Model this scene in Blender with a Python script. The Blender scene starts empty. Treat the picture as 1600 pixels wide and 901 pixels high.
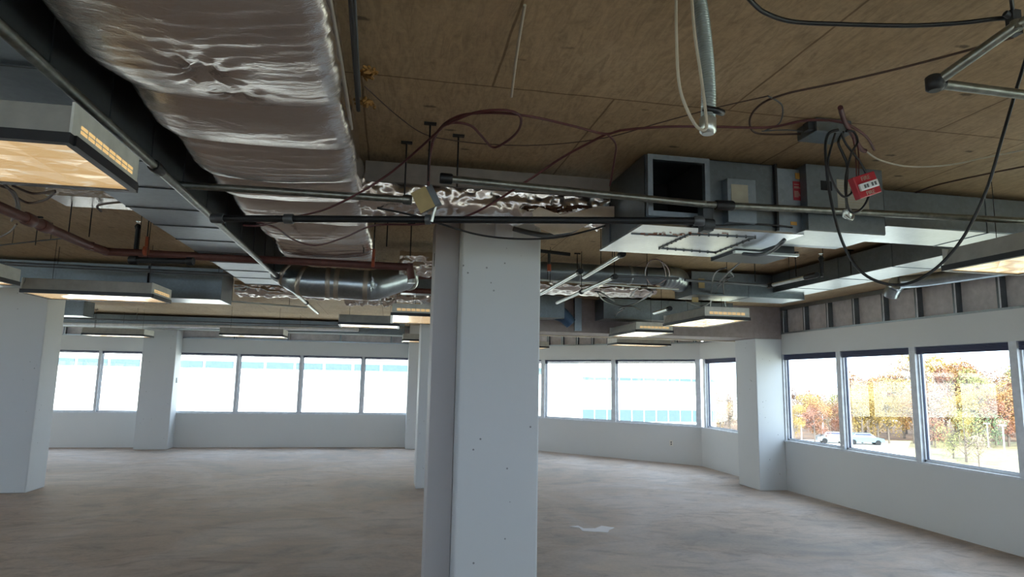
import bpy, bmesh, math, random
from mathutils import Vector, Matrix, noise
random.seed(7)
S = bpy.context.scene
COL = S.collection
# ------------------------------------------------------------------ camera
F, EYE = 1009.0, 1.65
PT, RL, YW = (math.radians(a) for a in (8.02, 1.04, 10.55))
fw = Vector((math.sin(YW)*math.cos(PT), math.cos(YW)*math.cos(PT), math.sin(PT)))
rt = Vector((math.cos(YW), -math.sin(YW), 0)); up = rt.cross(fw)
r2 = math.cos(RL)*rt + math.sin(RL)*up
u2 = -math.sin(RL)*rt + math.cos(RL)*up
EYEP = Vector((0, 0, EYE))
cd = bpy.data.cameras.new('camera'); cam = bpy.data.objects.new('camera', cd); COL.objects.link(cam)
cd.sensor_width = 36; cd.lens = F/1600*36; cd.clip_start = 0.05; cd.clip_end = 600
cam.matrix_world = Matrix(((r2.x, u2.x, -fw.x, 0), (r2.y, u2.y, -fw.y, 0), (r2.z, u2.z, -fw.z, EYE), (0, 0, 0, 1)))
S.camera = cam
# ------------------------------------------------------------------ light and exposure
S.view_settings.view_transform = 'Standard'; S.view_settings.look = 'None'
S.view_settings.exposure = 1.12; S.view_settings.gamma = 1; S.view_settings.use_curve_mapping = False
S.cycles.max_bounces = 10; S.cycles.diffuse_bounces = 6; S.cycles.glossy_bounces = 5
S.cycles.transparent_max_bounces = 12; S.cycles.sample_clamp_indirect = 6; S.cycles.caustics_reflective = False
W = bpy.data.worlds.new('sky'); S.world = W; W.use_nodes = True
bgn = W.node_tree.nodes['Background']; bgn.inputs[0].default_value = (0.68, 0.805, 1.0, 1); bgn.inputs[1].default_value = 3.0
sl = bpy.data.lights.new('sun', 'SUN'); sl.energy = 6.0; sl.angle = 0.009; sl.color = (1, .93, .82)
sun = bpy.data.objects.new('sun', sl); COL.objects.link(sun)
sun.rotation_euler = Vector((-0.30, -0.72, 0.52)).to_track_quat('Z', 'Y').to_euler(); sun.location = (-20, -50, 40)

# ------------------------------------------------------------------ helpers
def ray(x, y): return fw + r2*((x-800)/F) - u2*((y-450.5)/F)
def at(x, y, z=None, X=None, Y=None):
    d = ray(x, y)
    t = (z-EYE)/d.z if z is not None else (X/d.x if X is not None else Y/d.y)
    return EYEP + d*t
def lin(h):
    c = [int(h[i:i+2], 16)/255 for i in (0, 2, 4)]
    return tuple([v/12.92 if v <= .04045 else ((v+.055)/1.055)**2.4 for v in c] + [1])
class MB:
    def __init__(s): s.v = []; s.f = []; s.sm = []
    def poly(s, vs, fs, smooth=False):
        o = len(s.v); s.v += [tuple(v) for v in vs]
        for f in fs: s.f.append(tuple(i+o for i in f)); s.sm.append(smooth)
        return s
    def hexa(s, c): return s.poly(c, [(0,3,2,1),(4,5,6,7),(0,1,5,4),(1,2,6,5),(2,3,7,6),(3,0,4,7)])
    def box(s, x0, x1, y0, y1, z0, z1):
        return s.hexa([(x0,y0,z0),(x1,y0,z0),(x1,y1,z0),(x0,y1,z0),(x0,y0,z1),(x1,y0,z1),(x1,y1,z1),(x0,y1,z1)])
    def obox(s, c, ax, ay, az):
        c, ax, ay, az = map(Vector, (c, ax, ay, az))
        return s.hexa([c-ax-ay-az, c+ax-ay-az, c+ax+ay-az, c-ax+ay-az, c-ax-ay+az, c+ax-ay+az, c+ax+ay+az, c-ax+ay+az])
    def prism(s, pts, z0, z1):
        n = len(pts); vs = [(p[0], p[1], z0) for p in pts] + [(p[0], p[1], z1) for p in pts]
        return s.poly(vs, [tuple(range(n-1, -1, -1)), tuple(range(n, 2*n))] + [(i, (i+1) % n, n+(i+1) % n, n+i) for i in range(n)])
    def tube(s, P, r, n=10, caps=True):
        P = [Vector(p) for p in P]; m = len(P); R = r if isinstance(r, (list, tuple)) else [r]*m
        T = [(P[min(i+1, m-1)]-P[max(i-1, 0)]).normalized() for i in range(m)]
        a = Vector((0, 0, 1)) if abs(T[0].z) < .9 else Vector((1, 0, 0))
        N = (a - T[0]*a.dot(T[0])).normalized(); vs = []
        for i in range(m):
            N = (N - T[i]*N.dot(T[i])).normalized(); B = T[i].cross(N)
            for k in range(n):
                w = 2*math.pi*k/n; vs.append(P[i] + (N*math.cos(w)+B*math.sin(w))*R[i])
        fs = [(i*n+k, i*n+(k+1) % n, (i+1)*n+(k+1) % n, (i+1)*n+k) for i in range(m-1) for k in range(n)]
        s.poly(vs, fs, True)
        if caps: s.poly([vs[k] for k in range(n)], [tuple(range(n-1, -1, -1))]); s.poly([vs[(m-1)*n+k] for k in range(n)], [tuple(range(n))])
        return s
    def build(s, name, mt, parent=None, bevel=0, **kw):
        me = bpy.data.meshes.new(name); me.from_pydata(s.v, [], s.f); me.update()
        me.polygons.foreach_set('use_smooth', s.sm)
        me.materials.append(mt)
        o = bpy.data.objects.new(name, me); COL.objects.link(o)
        if parent: o.parent = parent; o.matrix_parent_inverse = Matrix.Translation(-parent.location)
        if bevel:
            b = o.modifiers.new('bevel', 'BEVEL'); b.width = bevel; b.segments = 2; b.limit_method = 'ANGLE'
        tag(o, **kw)
        return o
def tag(o, label=None, cat=None, group=None, kind=None):
    for k, v in (('label', label), ('category', cat), ('group', group), ('kind', kind)):
        if v: o[k] = v
    return o
def empty(name, loc, label, cat, group=None, kind=None):
    o = bpy.data.objects.new(name, None); COL.objects.link(o); o.location = loc
    return tag(o, label, cat, group, kind)
def copy_tree(o, parent=None):
    c = o.copy(); COL.objects.link(c)
    if parent: c.parent = parent
    for ch in list(o.children): copy_tree(ch, c)
    return c
def smooth(P, k=8):
    P = [Vector(p) for p in P]
    if len(P) < 3: return P
    out = []
    for i in range(len(P)-1):
        a, b, c, d = P[max(i-1, 0)], P[i], P[i+1], P[min(i+2, len(P)-1)]
        for j in range(k):
            t = j/k
            out.append(.5*((2*b)+(c-a)*t+(2*a-5*b+4*c-d)*t*t+(3*b-a-3*c+d)*t**3))
    return out+[P[-1]]
ORD = 'first second third fourth fifth sixth seventh eighth ninth tenth eleventh twelfth thirteenth fourteenth fifteenth sixteenth seventeenth eighteenth nineteenth twentieth twenty-first twenty-second twenty-third twenty-fourth twenty-fifth twenty-sixth twenty-seventh twenty-eighth twenty-ninth thirtieth'.split()

# ------------------------------------------------------------------ materials
class NT:
    def __init__(s, name):
        s.m = bpy.data.materials.new(name); s.m.use_nodes = True; s.t = s.m.node_tree
        s.b = s.t.nodes['Principled BSDF']; s.out = s.t.nodes['Material Output']
    def n(s, ty, **kw):
        x = s.t.nodes.new(ty)
        for k, v in kw.items():
            if k.startswith('i_'): x.inputs[k[2:].replace('_', ' ')].default_value = v
            else: setattr(x, k, v)
        return x
    def l(s, a, b): s.t.links.new(a, b)
    def pos(s, sc=(1, 1, 1), rot=(0, 0, 0)):
        g = s.n('ShaderNodeNewGeometry'); m = s.n('ShaderNodeMapping'); m.inputs['Scale'].default_value = sc; m.inputs['Rotation'].default_value = rot
        s.l(g.outputs['Position'], m.inputs['Vector']); return m.outputs[0]
    def noise(s, vec, scale, detail=4, rough=.55, dist=0):
        x = s.n('ShaderNodeTexNoise'); x.inputs['Scale'].default_value = scale; x.inputs['Detail'].default_value = detail
        x.inputs['Roughness'].default_value = rough; x.inputs['Distortion'].default_value = dist
        s.l(vec, x.inputs['Vector']); return x.outputs['Fac']
    def ramp(s, fac, stops):
        r = s.n('ShaderNodeValToRGB'); e = r.color_ramp.elements
        while len(e) < len(stops): e.new(.5)
        for q, (p, c) in zip(e, stops): q.position = p; q.color = c
        s.l(fac, r.inputs[0]); return r.outputs[0]
    def mix(s, f, a, b, mode='MIX'):
        x = s.n('ShaderNodeMix', data_type='RGBA', blend_type=mode)
        for sock, v in ((x.inputs[0], f), (x.inputs[6], a), (x.inputs[7], b)):
            if isinstance(v, (int, float)): sock.default_value = v
            elif isinstance(v, tuple): sock.default_value = v
            else: s.l(v, sock)
        return x.outputs[2]
    def bump(s, h, st=.3, d=.01, nrm=None):
        x = s.n('ShaderNodeBump'); x.inputs['Strength'].default_value = st; x.inputs['Distance'].default_value = d
        s.l(h, x.inputs['Height'])
        if nrm: s.l(nrm, x.inputs['Normal'])
        s.l(x.outputs[0], s.b.inputs['Normal']); return x.outputs[0]
    def base(s, c):
        if isinstance(c, tuple): s.b.inputs['Base Color'].default_value = c
        else: s.l(c, s.b.inputs['Base Color'])
    def set(s, **k):
        for a, v in k.items(): s.b.inputs[a.replace('_', ' ')].default_value = v
        return s
BLK, WHT = (0, 0, 0, 1), (1, 1, 1, 1)
def plain(name, hexc, rough=.6, metal=0, var=.12, scale=12, bump=0, stretch=(1, 1, 1)):
    t = NT(name); c = lin(hexc); v = t.pos(stretch); f = t.noise(v, scale)
    lo = tuple(x*(1-var) for x in c[:3])+(1,); hi = tuple(min(1, x*(1+var)) for x in c[:3])+(1,)
    t.base(t.ramp(f, [(.3, lo), (.7, hi)])); t.set(Roughness=rough, Metallic=metal)
    if bump: t.bump(f, bump, .004)
    return t.m
def mat_ceiling():
    t = NT('board_marked_concrete'); v = t.pos((1, 1, 1)); vg = t.pos((6.5, 1.3, 1), (0, 0, .45))
    a = t.noise(v, 1.1, 5, .6); b = t.noise(vg, 4.5, 7, .68, 1.6); c = t.noise(v, 55, 3)
    base = t.ramp(a, [(.25, lin('a48c6a')), (.55, lin('b59d7c')), (.8, lin('c8b292'))])
    g = t.ramp(b, [(.28, (.55, .53, .5, 1)), (.5, (1, 1, 1, 1)), (.75, (1.3, 1.28, 1.24, 1))])
    x = t.mix(.72, base, g, 'MULTIPLY'); x = t.mix(.35, x, t.ramp(c, [(.3, (.6, .6, .6, 1)), (.6, (1, 1, 1, 1))]), 'MULTIPLY')
    # pits and stains
    vo = t.n('ShaderNodeTexVoronoi'); vo.inputs['Scale'].default_value = 2.6; t.l(t.pos((1, 2.2, 1)), vo.inputs['Vector'])
    nn = t.noise(v, 30, 3); ad = t.n('ShaderNodeMath', operation='MULTIPLY_ADD'); t.l(nn, ad.inputs[0]); ad.inputs[1].default_value = .12; t.l(vo.outputs['Distance'], ad.inputs[2])
    x = t.mix(t.ramp(ad.outputs[0], [(.115, (.7, .7, .7, 1)), (.16, BLK)]), x, lin('33291d'))
    br = t.n('ShaderNodeTexBrick'); br.offset = .5; br.offset_frequency = 2; br.inputs['Scale'].default_value = 1
    br.inputs['Brick Width'].default_value = 1.105; br.inputs['Row Height'].default_value = 2.2; br.inputs['Mortar Size'].default_value = .007; br.inputs['Mortar Smooth'].default_value = .6
    mp = t.pos(); t.t.nodes[-1].inputs['Location'].default_value = (-.39-.5525+1.105, -2.62+2.2, 0)
    w = t.n('ShaderNodeVectorMath', operation='ADD'); t.l(mp, w.inputs[0])
    nz = t.n('ShaderNodeTexNoise'); nz.inputs['Scale'].default_value = 5; t.l(v, nz.inputs['Vector'])
    sc = t.n('ShaderNodeVectorMath', operation='SCALE'); sc.inputs['Scale'].default_value = .012; t.l(nz.outputs['Color'], sc.inputs[0]); t.l(sc.outputs[0], w.inputs[1]); t.l(w.outputs[0], br.inputs['Vector'])
    br.inputs['Color1'].default_value = (1, 1, 1, 1); br.inputs['Color2'].default_value = (.86, .86, .86, 1); br.inputs['Mortar'].default_value = (.42, .36, .3, 1)
    x = t.mix(.95, x, br.outputs['Color'], 'MULTIPLY')
    t.base(x); t.set(Roughness=.8); t.bump(b, .12, .01); return t.m
def mat_floor():
    t = NT('ground_concrete'); v = t.pos()
    w1 = t.noise(v, .55, 5, .6, .8); w2 = t.noise(t.pos((1, 1.5, 1), (0, 0, .3)), 1.5, 8, .62, 2.2); w3 = t.noise(v, 28, 4, .6)
    c = t.ramp(w1, [(.3, lin('a39a92')), (.46, lin('bbaa9c')), (.58, lin('c4b8b0')), (.72, lin('d2c1b0'))])
    c = t.mix(.62, c, t.ramp(w2, [(.34, (.66, .66, .68, 1)), (.48, (.95, .95, .95, 1)), (.66, (1.15, 1.13, 1.12, 1))]), 'MULTIPLY')
    c = t.mix(.5, c, t.ramp(w3, [(.3, (.78, .78, .78, 1)), (.6, (1, 1, 1, 1))]), 'MULTIPLY')
    w4 = t.noise(t.pos((1, 2, 1), (0, 0, -.2)), .9, 8, .68, 2.0)
    c = t.mix(t.ramp(w4, [(.54, BLK), (.68, (.42, .42, .42, 1))]), c, lin('6a625d'))
    t.base(c); t.l(t.ramp(w2, [(.3, (.62,)*3+(1,)), (.7, (.8,)*3+(1,))]), t.b.inputs['Roughness']); t.bump(w2, .1, .01); return t.m
def mat_foil(name='foil_wrap', fine=90, tint='c9c0ba'):
    t = NT(name); v = t.pos(); n1 = t.noise(t.pos((1, 2.6, 1)), 13, 4, .6, .5); n2 = t.noise(v, fine*2.2, 2, .5)
    t.base(t.mix(n1, lin('e6e0da'), lin('d6ccc6'))); t.set(Metallic=1.0, Roughness=.25)
    n3 = t.noise(t.pos((1, 3.4, 1)), 34, 3, .6, .3)
    a = t.bump(n2, .2, .002); a = t.bump(n3, .4, .004, a); t.bump(n1, .4, .012, a); return t.m
def mat_galv(name, c='8f9aa3', rough=.42, metal=.85):
    t = NT(name); v = t.pos(); vo = t.n('ShaderNodeTexVoronoi'); vo.inputs['Scale'].default_value = 45; t.l(v, vo.inputs['Vector'])
    n1 = t.noise(v, 3, 4); k = lin(c)
    a = t.mix(vo.outputs['Color'], tuple(x*.85 for x in k[:3])+(1,), k); t.base(t.mix(.35, a, t.ramp(n1, [(.3, (.5, .5, .5, 1)), (.7, (1.2, 1.2, 1.2, 1))]), 'MULTIPLY'))
    t.set(Metallic=metal, Roughness=rough); t.bump(n1, .08, .01); return t.m
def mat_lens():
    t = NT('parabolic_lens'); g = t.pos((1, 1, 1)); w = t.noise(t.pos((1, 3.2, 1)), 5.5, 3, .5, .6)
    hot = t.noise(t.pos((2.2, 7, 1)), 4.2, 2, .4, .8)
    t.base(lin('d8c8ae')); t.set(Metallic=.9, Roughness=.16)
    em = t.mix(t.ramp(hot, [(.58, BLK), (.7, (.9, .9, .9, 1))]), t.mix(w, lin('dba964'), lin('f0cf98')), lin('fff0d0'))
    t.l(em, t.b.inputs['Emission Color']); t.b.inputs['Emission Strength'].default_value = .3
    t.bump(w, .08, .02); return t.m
def mat_glass():
    t = NT('window_glass'); t.t.nodes.remove(t.b)
    tr = t.n('ShaderNodeBsdfTransparent'); tr.inputs[0].default_value = (.93, .97, .97, 1); gl = t.n('ShaderNodeBsdfGlossy'); gl.inputs['Roughness'].default_value = 0.0
    g_ = t.n('ShaderNodeNewGeometry'); io = t.n('ShaderNodeMapRange'); io.inputs[3].default_value = 1.5; io.inputs[4].default_value = 1/1.5; t.l(g_.outputs['Backfacing'], io.inputs[0])
    fr = t.n('ShaderNodeFresnel'); t.l(io.outputs[0], fr.inputs[0]); mx = t.n('ShaderNodeMixShader')
    t.l(fr.outputs[0], mx.inputs[0]); t.l(tr.outputs[0], mx.inputs[1]); t.l(gl.outputs[0], mx.inputs[2]); t.l(mx.outputs[0], t.out.inputs[0]); return t.m
def mat_paint(name, hexc, pits=True):
    t = NT(name); v = t.pos(); a = t.noise(v, 1.4, 4, .6); b = t.noise(v, 120, 2); c = lin(hexc)
    x = t.mix(a, tuple(q*.93 for q in c[:3])+(1,), c)
    if pits:
        vo = t.n('ShaderNodeTexVoronoi'); vo.inputs['Scale'].default_value = 10; t.l(v, vo.inputs['Vector'])
        n = t.noise(v, 2.3, 2); gt = t.ramp(n, [(.47, BLK), (.53, WHT)])
        x = t.mix(t.mix(1.0, t.ramp(vo.outputs['Distance'], [(.055, (.7, .7, .7, 1)), (.085, BLK)]), gt, 'MULTIPLY'), x, lin('3c3e40'))
    t.base(x); t.set(Roughness=.62); t.bump(b, .06, .003); return t.m
M = dict(
 ceiling=mat_ceiling(), floor=mat_floor(), foil=mat_foil(), foil2=mat_foil('crumpled_foil', 60, 'c6c8cc'),
 galv=mat_galv('galvanised_sheet'), galv2=mat_galv('bright_galvanised', 'aab3b8', .3, .95), duct=mat_galv('duct_sheet', '7c868c', .36, .8), dark=mat_galv('dark_and_shaded_sheet', '4a4f52', .5, .6),  # the dark sheet also stands in for deep shade on the left duct
 pan=mat_galv('pan_sheet', 'c4c8ca', .22, .95), cream=mat_galv('lit_duct_underside', '9aa09c', .3, .85),  # underside sheet is duct metal lightened for reflected window light
 wall=mat_paint('wall_paint', 'dcdedd', False), col=mat_paint('column_paint', 'd2d5d6'), colw=mat_paint('bright_column_paint', 'd8d8d4', False),
 band=mat_paint('grey_drywall', 'b9b6b6', False), gyp=plain('sheathing_board', 'dedadc', .85), trim=plain('white_aluminium', 'd9dde2', .4), trimd=plain('navy_gasket', '26304e', .5),
 blind=plain('navy_blind', '353a5c', .6, stretch=(1, 1, 20)), steel=plain('steel_pipe', '7d8079', .35, .9, .25, 30), steelb=plain('bright_strut', 'c4cac6', .3, .85),
 black=plain('black_steel', '1b1d20', .5, .3), rust=plain('red_oxide_pipe', '59342e', .55, .1, .2, 20), hang=plain('orange_hanger', '9a4a2e', .5, .2), rod=plain('threaded_rod', '1f1d1c', .6, .4),
 cable=plain('black_cable', '14171a', .45), white=plain('white_cable', 'b9b2a0', .5), maroon=plain('maroon_line', '52272a', .5), brown=plain('brown_wire', '4a3830', .6), grey=plain('grey_line', '5d6266', .45, .5),
 hous=plain('fixture_paint', 'a3a29c', .5), houst=plain('fixture_paint_light', 'c9cac4', .5), lens=mat_lens(), lensd=plain('lens_frame', '17181c', .4),
 label=plain('beige_label', '9c9787', .7), red=plain('red_label', '8c1f2e', .6), redb=plain('alarm_red', 'a3182a', .4), ora=plain('orange_label', 'b0843c', .6),
 tan=plain('tan_board', 'a8966a', .7), void=plain('dark_void', '0b0d10', .9), tuft=plain('fibreglass_tuft', '9b7440', .95, 0, .4, 60, .8), ins=plain('torn_fibreglass', '4a2f1e', .95, 0, .5, 50, .8), flap=plain('facing_paper', 'b8aa98', .6),
 tape=plain('foil_tape', 'a79e92', .4, .6), glass=mat_glass(), strobe=plain('strobe_lens', 'd9dde0', .15), plate=plain('outlet_plate', 'e4e1d6', .5), ink=plain('ink', '2a2624', .7), patch=plain('floor_patch', 'f2f2f6', .8, var=.02))

# ------------------------------------------------------------------ room shell
CEI = 2.9; SILL = .75; HEAD = 2.13; BAND = 2.47
A0, A1 = (-12, 16.05), (2.79, 16.05); BC = (6.25, 12.37); R1 = (6.25, -8); L1 = (-12, -8)
plan = [L1, R1, BC, A1, A0]
big = [(-12.15, -8.15), (6.4, -8.15), (6.4, 12.45), (2.87, 16.2), (-12.15, 16.2)]
MB().prism(big, -.2, 0).build('floor', M['floor'], kind='structure')
MB().prism(big, CEI, CEI+.25).build('ceiling', M['ceiling'], kind='structure')
win_n = [0]
def seg(P, Q, side, mulls, where, studs, t_lo=None, t_hi=None, mw=.09, stud_lab=None, thin=False):
    P, Q = Vector((*P, 0)), Vector((*Q, 0)); u = (Q-P).normalized(); L = (Q-P).length; n = Vector((-u.y, u.x, 0))  # n points inside
    Z = Vector((0, 0, 1))
    def bx(mb, t0, t1, d0, d1, z0, z1): return mb.obox(P+u*(t0+t1)/2+n*(d0+d1)/2+Z*(z0+z1)/2, u*(t1-t0)/2, n*(d1-d0)/2, Z*(z1-z0)/2)
    w = MB(); bx(w, 0, L, -.14, 0, 0, SILL); bx(w, 0, L, -.14, 0, HEAD, BAND); bx(w, 0, L, -.14, -.09, BAND, CEI)
    w.build('wall_'+side, M['wall'], kind='structure')
    bk = MB(); bx(bk, 0, L, -.09, -.085, BAND, CEI); bk.build('trim_'+side+'_sheathing', M['gyp'], kind='structure')
    tk = MB(); bx(tk, 0, L, -.085, .004, BAND-.012, BAND+.012); bx(tk, 0, L, -.085, .004, CEI-.03, CEI-.001); bx(tk, 0, L, -.01, .004, CEI-.06, CEI-.03)
    tk.build('trim_'+side+'_track', M['galv2'], kind='structure')
    sl_ = MB(); bx(sl_, 0, L, -.09, .025, SILL, SILL+.022); sl_.build('trim_'+side+'_sill', M['trim'], kind='structure')
    for i, t in enumerate(studs):
        m = MB(); bx(m, t-.002, t+.002, -.084, -.002, BAND+.012, CEI-.03)
        for d in (-.006, -.084): bx(m, t-.002, t+.04, d, d+.003, BAND+.012, CEI-.03)
        bx(m, t+.037, t+.04, -.014, -.004, BAND+.012, CEI-.03)
        for z in (2.58, 2.78): bx(m, t-.004, t-.002, -.055, -.03, z, z+.03)
        m = m.build('metal_stud', M['duct'], label=stud_lab.format(ORD[i] if i < len(ORD) else 'last'), cat='metal stud', group='metal studs above the '+side+' windows')
        e = MB(); bx(e, t-.006, t+.012, -.0035, .0, BAND+.012, CEI-.03); e.build('flange', M['trim'], m)
    ts = sorted(mulls)
    for a, b in zip(ts[:-1], ts[1:]):
        win_n[0] += 1; k = win_n[0]
        fr = MB(); h = mw/2
        bx(fr, a+h-.001, a+h+.02, -.11, -.04, SILL+.022, HEAD); bx(fr, b-h-.02, b-h+.001, -.11, -.04, SILL+.022, HEAD)
        bx(fr, a+h, b-h, -.11, -.04, SILL+.022, SILL+.05); bx(fr, a+h, b-h, -.11, -.04, HEAD-.03, HEAD)
        f = fr.build('window_%d' % k, M['trim'], kind='structure')
        g = MB(); bx(g, a+h+.02, b-h-.02, -.078, -.074, SILL+.05, HEAD-.03); g.build('glass_pane', M['glass'], f)
        gk = MB()
        for q0, q1 in ((a+h+.02, a+h+.028), (b-h-.028, b-h-.02)): bx(gk, q0, q1, -.085, -.06, SILL+.05, HEAD-.03)
        bx(gk, a+h+.02, b-h-.02, -.085, -.06, SILL+.05, SILL+.056); gk.build('gasket', M['trimd'], f)
        bl = MB(); zt = HEAD-.004
        hb = .055 if thin else .085
        for j in range(10): bx(bl, a+h+.015, b-h-.015, -.055+.003*(j % 2), -.012+.003*(j % 2), zt-hb+j*hb/10, zt-hb+(j+.75)*hb/10)
        bl.build('window_blind', M['blind'], label='navy raised blind on the '+where.format(ORD[min(len(ORD)-1, ts.index(a))]), cat='blind', group='raised blinds on the '+side+' windows')
    for i, t in enumerate(ts):
        m = MB(); bx(m, t-mw/2, t+mw/2, -.13, -.002, SILL+.022, HEAD)
        m.build('trim_mullion', M['trim'], kind='structure')
    return P, u, n
# right wall runs from the far corner towards the camera; t = 12.37 - Y
seg(R1, BC, 'right', [8+y for y in (12.22, 10.9, 9.56, 8.2, 6.87, 5.56, 4.25, 2.93, 1.62, .3, -1.02, -2.34, -3.66, -4.98, -6.3)], '{} right window counted from behind camera', [8+9.46-.545*i for i in range(21)]+[8+11.9-.4*i for i in range(5)],
    stud_lab='{} metal stud from the white pilaster, above the right-hand windows')
dB = math.hypot(A1[0]-BC[0], A1[1]-BC[1])
seg(BC, A1, 'corner', [.05, 1.98, 3.85, dB-.06], '{} angled corner window from the right', [.1+.4*i for i in range(12)], stud_lab='{} metal stud from the right end of the angled corner wall', mw=.1)
seg(A1, A0, 'back', [2.79-x for x in (2.7, .8, -.62, -2.05, -3.46, -4.95, -6.4, -7.83, -9.26, -10.7, -11.95)], '{} back window counted from the angled corner', [.35+1.2*i for i in range(12)], mw=.055, stud_lab='{} metal stud from the right end of the back wall', thin=True)
seg(L1, R1, 'rear', [.1+1.4*i for i in range(14)], '{} window of the rear wall', [], mw=.08)
seg(A0, L1, 'left', [.1+1.4*i for i in range(18)], '{} added unseen window of the left wall', [], mw=.08)  # out of view; its glazing is added to bring in more daylight

# ------------------------------------------------------------------ columns and beam
def column(x0, x1, y0, y1, label, mt='col', group=None, top=CEI):
    o = empty('concrete_column', ((x0+x1)/2, (y0+y1)/2, 0), label, 'column', group)
    MB().box(x0, x1, y0, y1, 0, top).build('shaft', M[mt], o, bevel=.012)
    return o
cc = column(.49, 1.07, 4.6, 5.2, 'large pitted white concrete column in the centre foreground')
MB().box(.305, .489, 4.86, 5.2, 0, 2.86).build('drywall_chase', M['band'], cc, bevel=.006, label='narrow beige boxed-in chase')
MB().box(.302, .306, 4.90, 4.93, 2.50, 2.6).build('slot', M['void'], cc)
column(-5.45, -4.8, 10.17, 10.68, 'white column at the left edge of the photo, cut by the frame')
column(-5.39, -4.7, 15.62, 16.05, 'white column against the back windows, left of the four-pane window run')
column(.44, 1.1, 15.6, 16.05, 'white column at the right end of the back windows')
column(.46, 1.1, 10.12, 10.7, 'white column partly hidden directly behind the central column')
column(5.78, 6.25, 9.53, 10.16, 'white pilaster column standing against the right window wall', top=2.38)
MB().box(1.1, 6.25, 9.53, 10.2, 2.38, CEI).build('concrete_beam', plain('beam_concrete', '8f8482', .8), label='deep grey concrete beam running left from the pilaster', cat='beam')
MB().box(1.1, 5.9, 10.2, 10.26, 2.36, 2.42).build('ledger_strip', M['flap'], label='long cream strip along the far bottom edge of the beam', cat='strip')

# ------------------------------------------------------------------ light fixtures
def fixture(cx, cy, along, label, z=2.35, L=1.09, Wd=.535, slots=True):
    o = empty('light_fixture', (cx, cy, z), label, 'light fixture', 'lay-in light fixtures hanging at the old ceiling height')
    U, V = (Vector((1, 0, 0)), Vector((0, 1, 0))) if along == 'X' else (Vector((0, 1, 0)), Vector((-1, 0, 0)))
    c = Vector((cx, cy, z)); Z = Vector((0, 0, 1))
    def bx(mb, u0, u1, v0, v1, z0, z1): return mb.obox(c+U*(u0+u1)/2+V*(v0+v1)/2+Z*(z0+z1)/2, U*(u1-u0)/2, V*(v1-v0)/2, Z*(z1-z0)/2)
    a, b = L/2, Wd/2
    h = MB(); t = .012
    # sloped-side housing
    lo = [c+U*i*a+V*j*b+Z*.034 for i, j in ((-1, -1), (1, -1), (1, 1), (-1, 1))]; hi = [c+U*i*(a-.01)+V*j*(b-.035)+Z*.14 for i, j in ((-1, -1), (1, -1), (1, 1), (-1, 1))]
    h.hexa(lo+hi); h.build('housing', M['hous'], o, bevel=.003)
    for s_ in (-1, 1):
        e = MB(); bx(e, s_*a-.004, s_*a+.004, -b, b, .034, .138); e.build('end_plate', M['houst'], o)
    for s_ in (-1, 1):
        e = MB(); q = c+U*s_*(a-.12); e.tube([q+Z*.13, (q.x, q.y, CEI-.003)], .0022, 5); e.build('hanger_wire', M['rod'], o)
    f = MB()
    for s_ in (-1, 1):
        bx(f, -a-.006, a+.006, s_*b-.014, s_*b+.014, 0, .034); bx(f, s_*a-.014, s_*a+.014, -b+.014, b-.014, 0, .034)
    f.build('lens_frame', M['lensd'], o)
    g = MB(); nu, nv = 6, 3
    # diamond-celled lens sheet: shallow pyramids
    for i in range(nu):
        for j in range(nv):
            u0, u1 = -a+.014+(2*a-.028)*i/nu, -a+.014+(2*a-.028)*(i+1)/nu; v0, v1 = -b+.014+(2*b-.028)*j/nv, -b+.014+(2*b-.028)*(j+1)/nv
            q = [c+U*x+V*y+Z*.006 for x, y in ((u0, v0), (u1, v0), (u1, v1), (u0, v1))]+[c+U*(u0+u1)/2+V*(v0+v1)/2+Z*.010]
            g.poly(q, [(0, 4, 1), (1, 4, 2), (2, 4, 3), (3, 4, 0)])
    bx(g, -a+.014, a-.014, -b+.014, b-.014, .018, .022)
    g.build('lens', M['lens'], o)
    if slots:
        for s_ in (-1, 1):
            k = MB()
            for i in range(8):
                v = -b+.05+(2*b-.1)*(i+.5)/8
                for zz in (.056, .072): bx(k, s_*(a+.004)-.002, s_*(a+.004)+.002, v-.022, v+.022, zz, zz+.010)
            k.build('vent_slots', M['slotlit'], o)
    return o
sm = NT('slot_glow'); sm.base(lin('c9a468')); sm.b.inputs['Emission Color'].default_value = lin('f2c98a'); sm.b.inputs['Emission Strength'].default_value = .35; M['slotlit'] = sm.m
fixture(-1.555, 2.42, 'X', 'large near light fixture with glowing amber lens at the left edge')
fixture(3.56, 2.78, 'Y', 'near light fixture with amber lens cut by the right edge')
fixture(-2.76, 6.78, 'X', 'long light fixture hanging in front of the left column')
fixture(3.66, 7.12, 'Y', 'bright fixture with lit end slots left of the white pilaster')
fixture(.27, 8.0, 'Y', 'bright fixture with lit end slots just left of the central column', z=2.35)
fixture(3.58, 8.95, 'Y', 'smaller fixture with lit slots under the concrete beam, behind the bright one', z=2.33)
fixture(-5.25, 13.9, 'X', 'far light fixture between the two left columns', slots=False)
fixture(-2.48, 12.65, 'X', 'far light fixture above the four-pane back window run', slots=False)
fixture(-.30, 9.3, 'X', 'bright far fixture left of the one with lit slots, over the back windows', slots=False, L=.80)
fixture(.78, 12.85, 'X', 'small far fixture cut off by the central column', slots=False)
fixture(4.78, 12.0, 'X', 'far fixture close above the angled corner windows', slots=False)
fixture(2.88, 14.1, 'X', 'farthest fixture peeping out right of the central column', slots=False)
fixture(-3.62, 5.75, 'X', 'bright fixture sliver at the left edge above the long one', slots=False)

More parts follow.
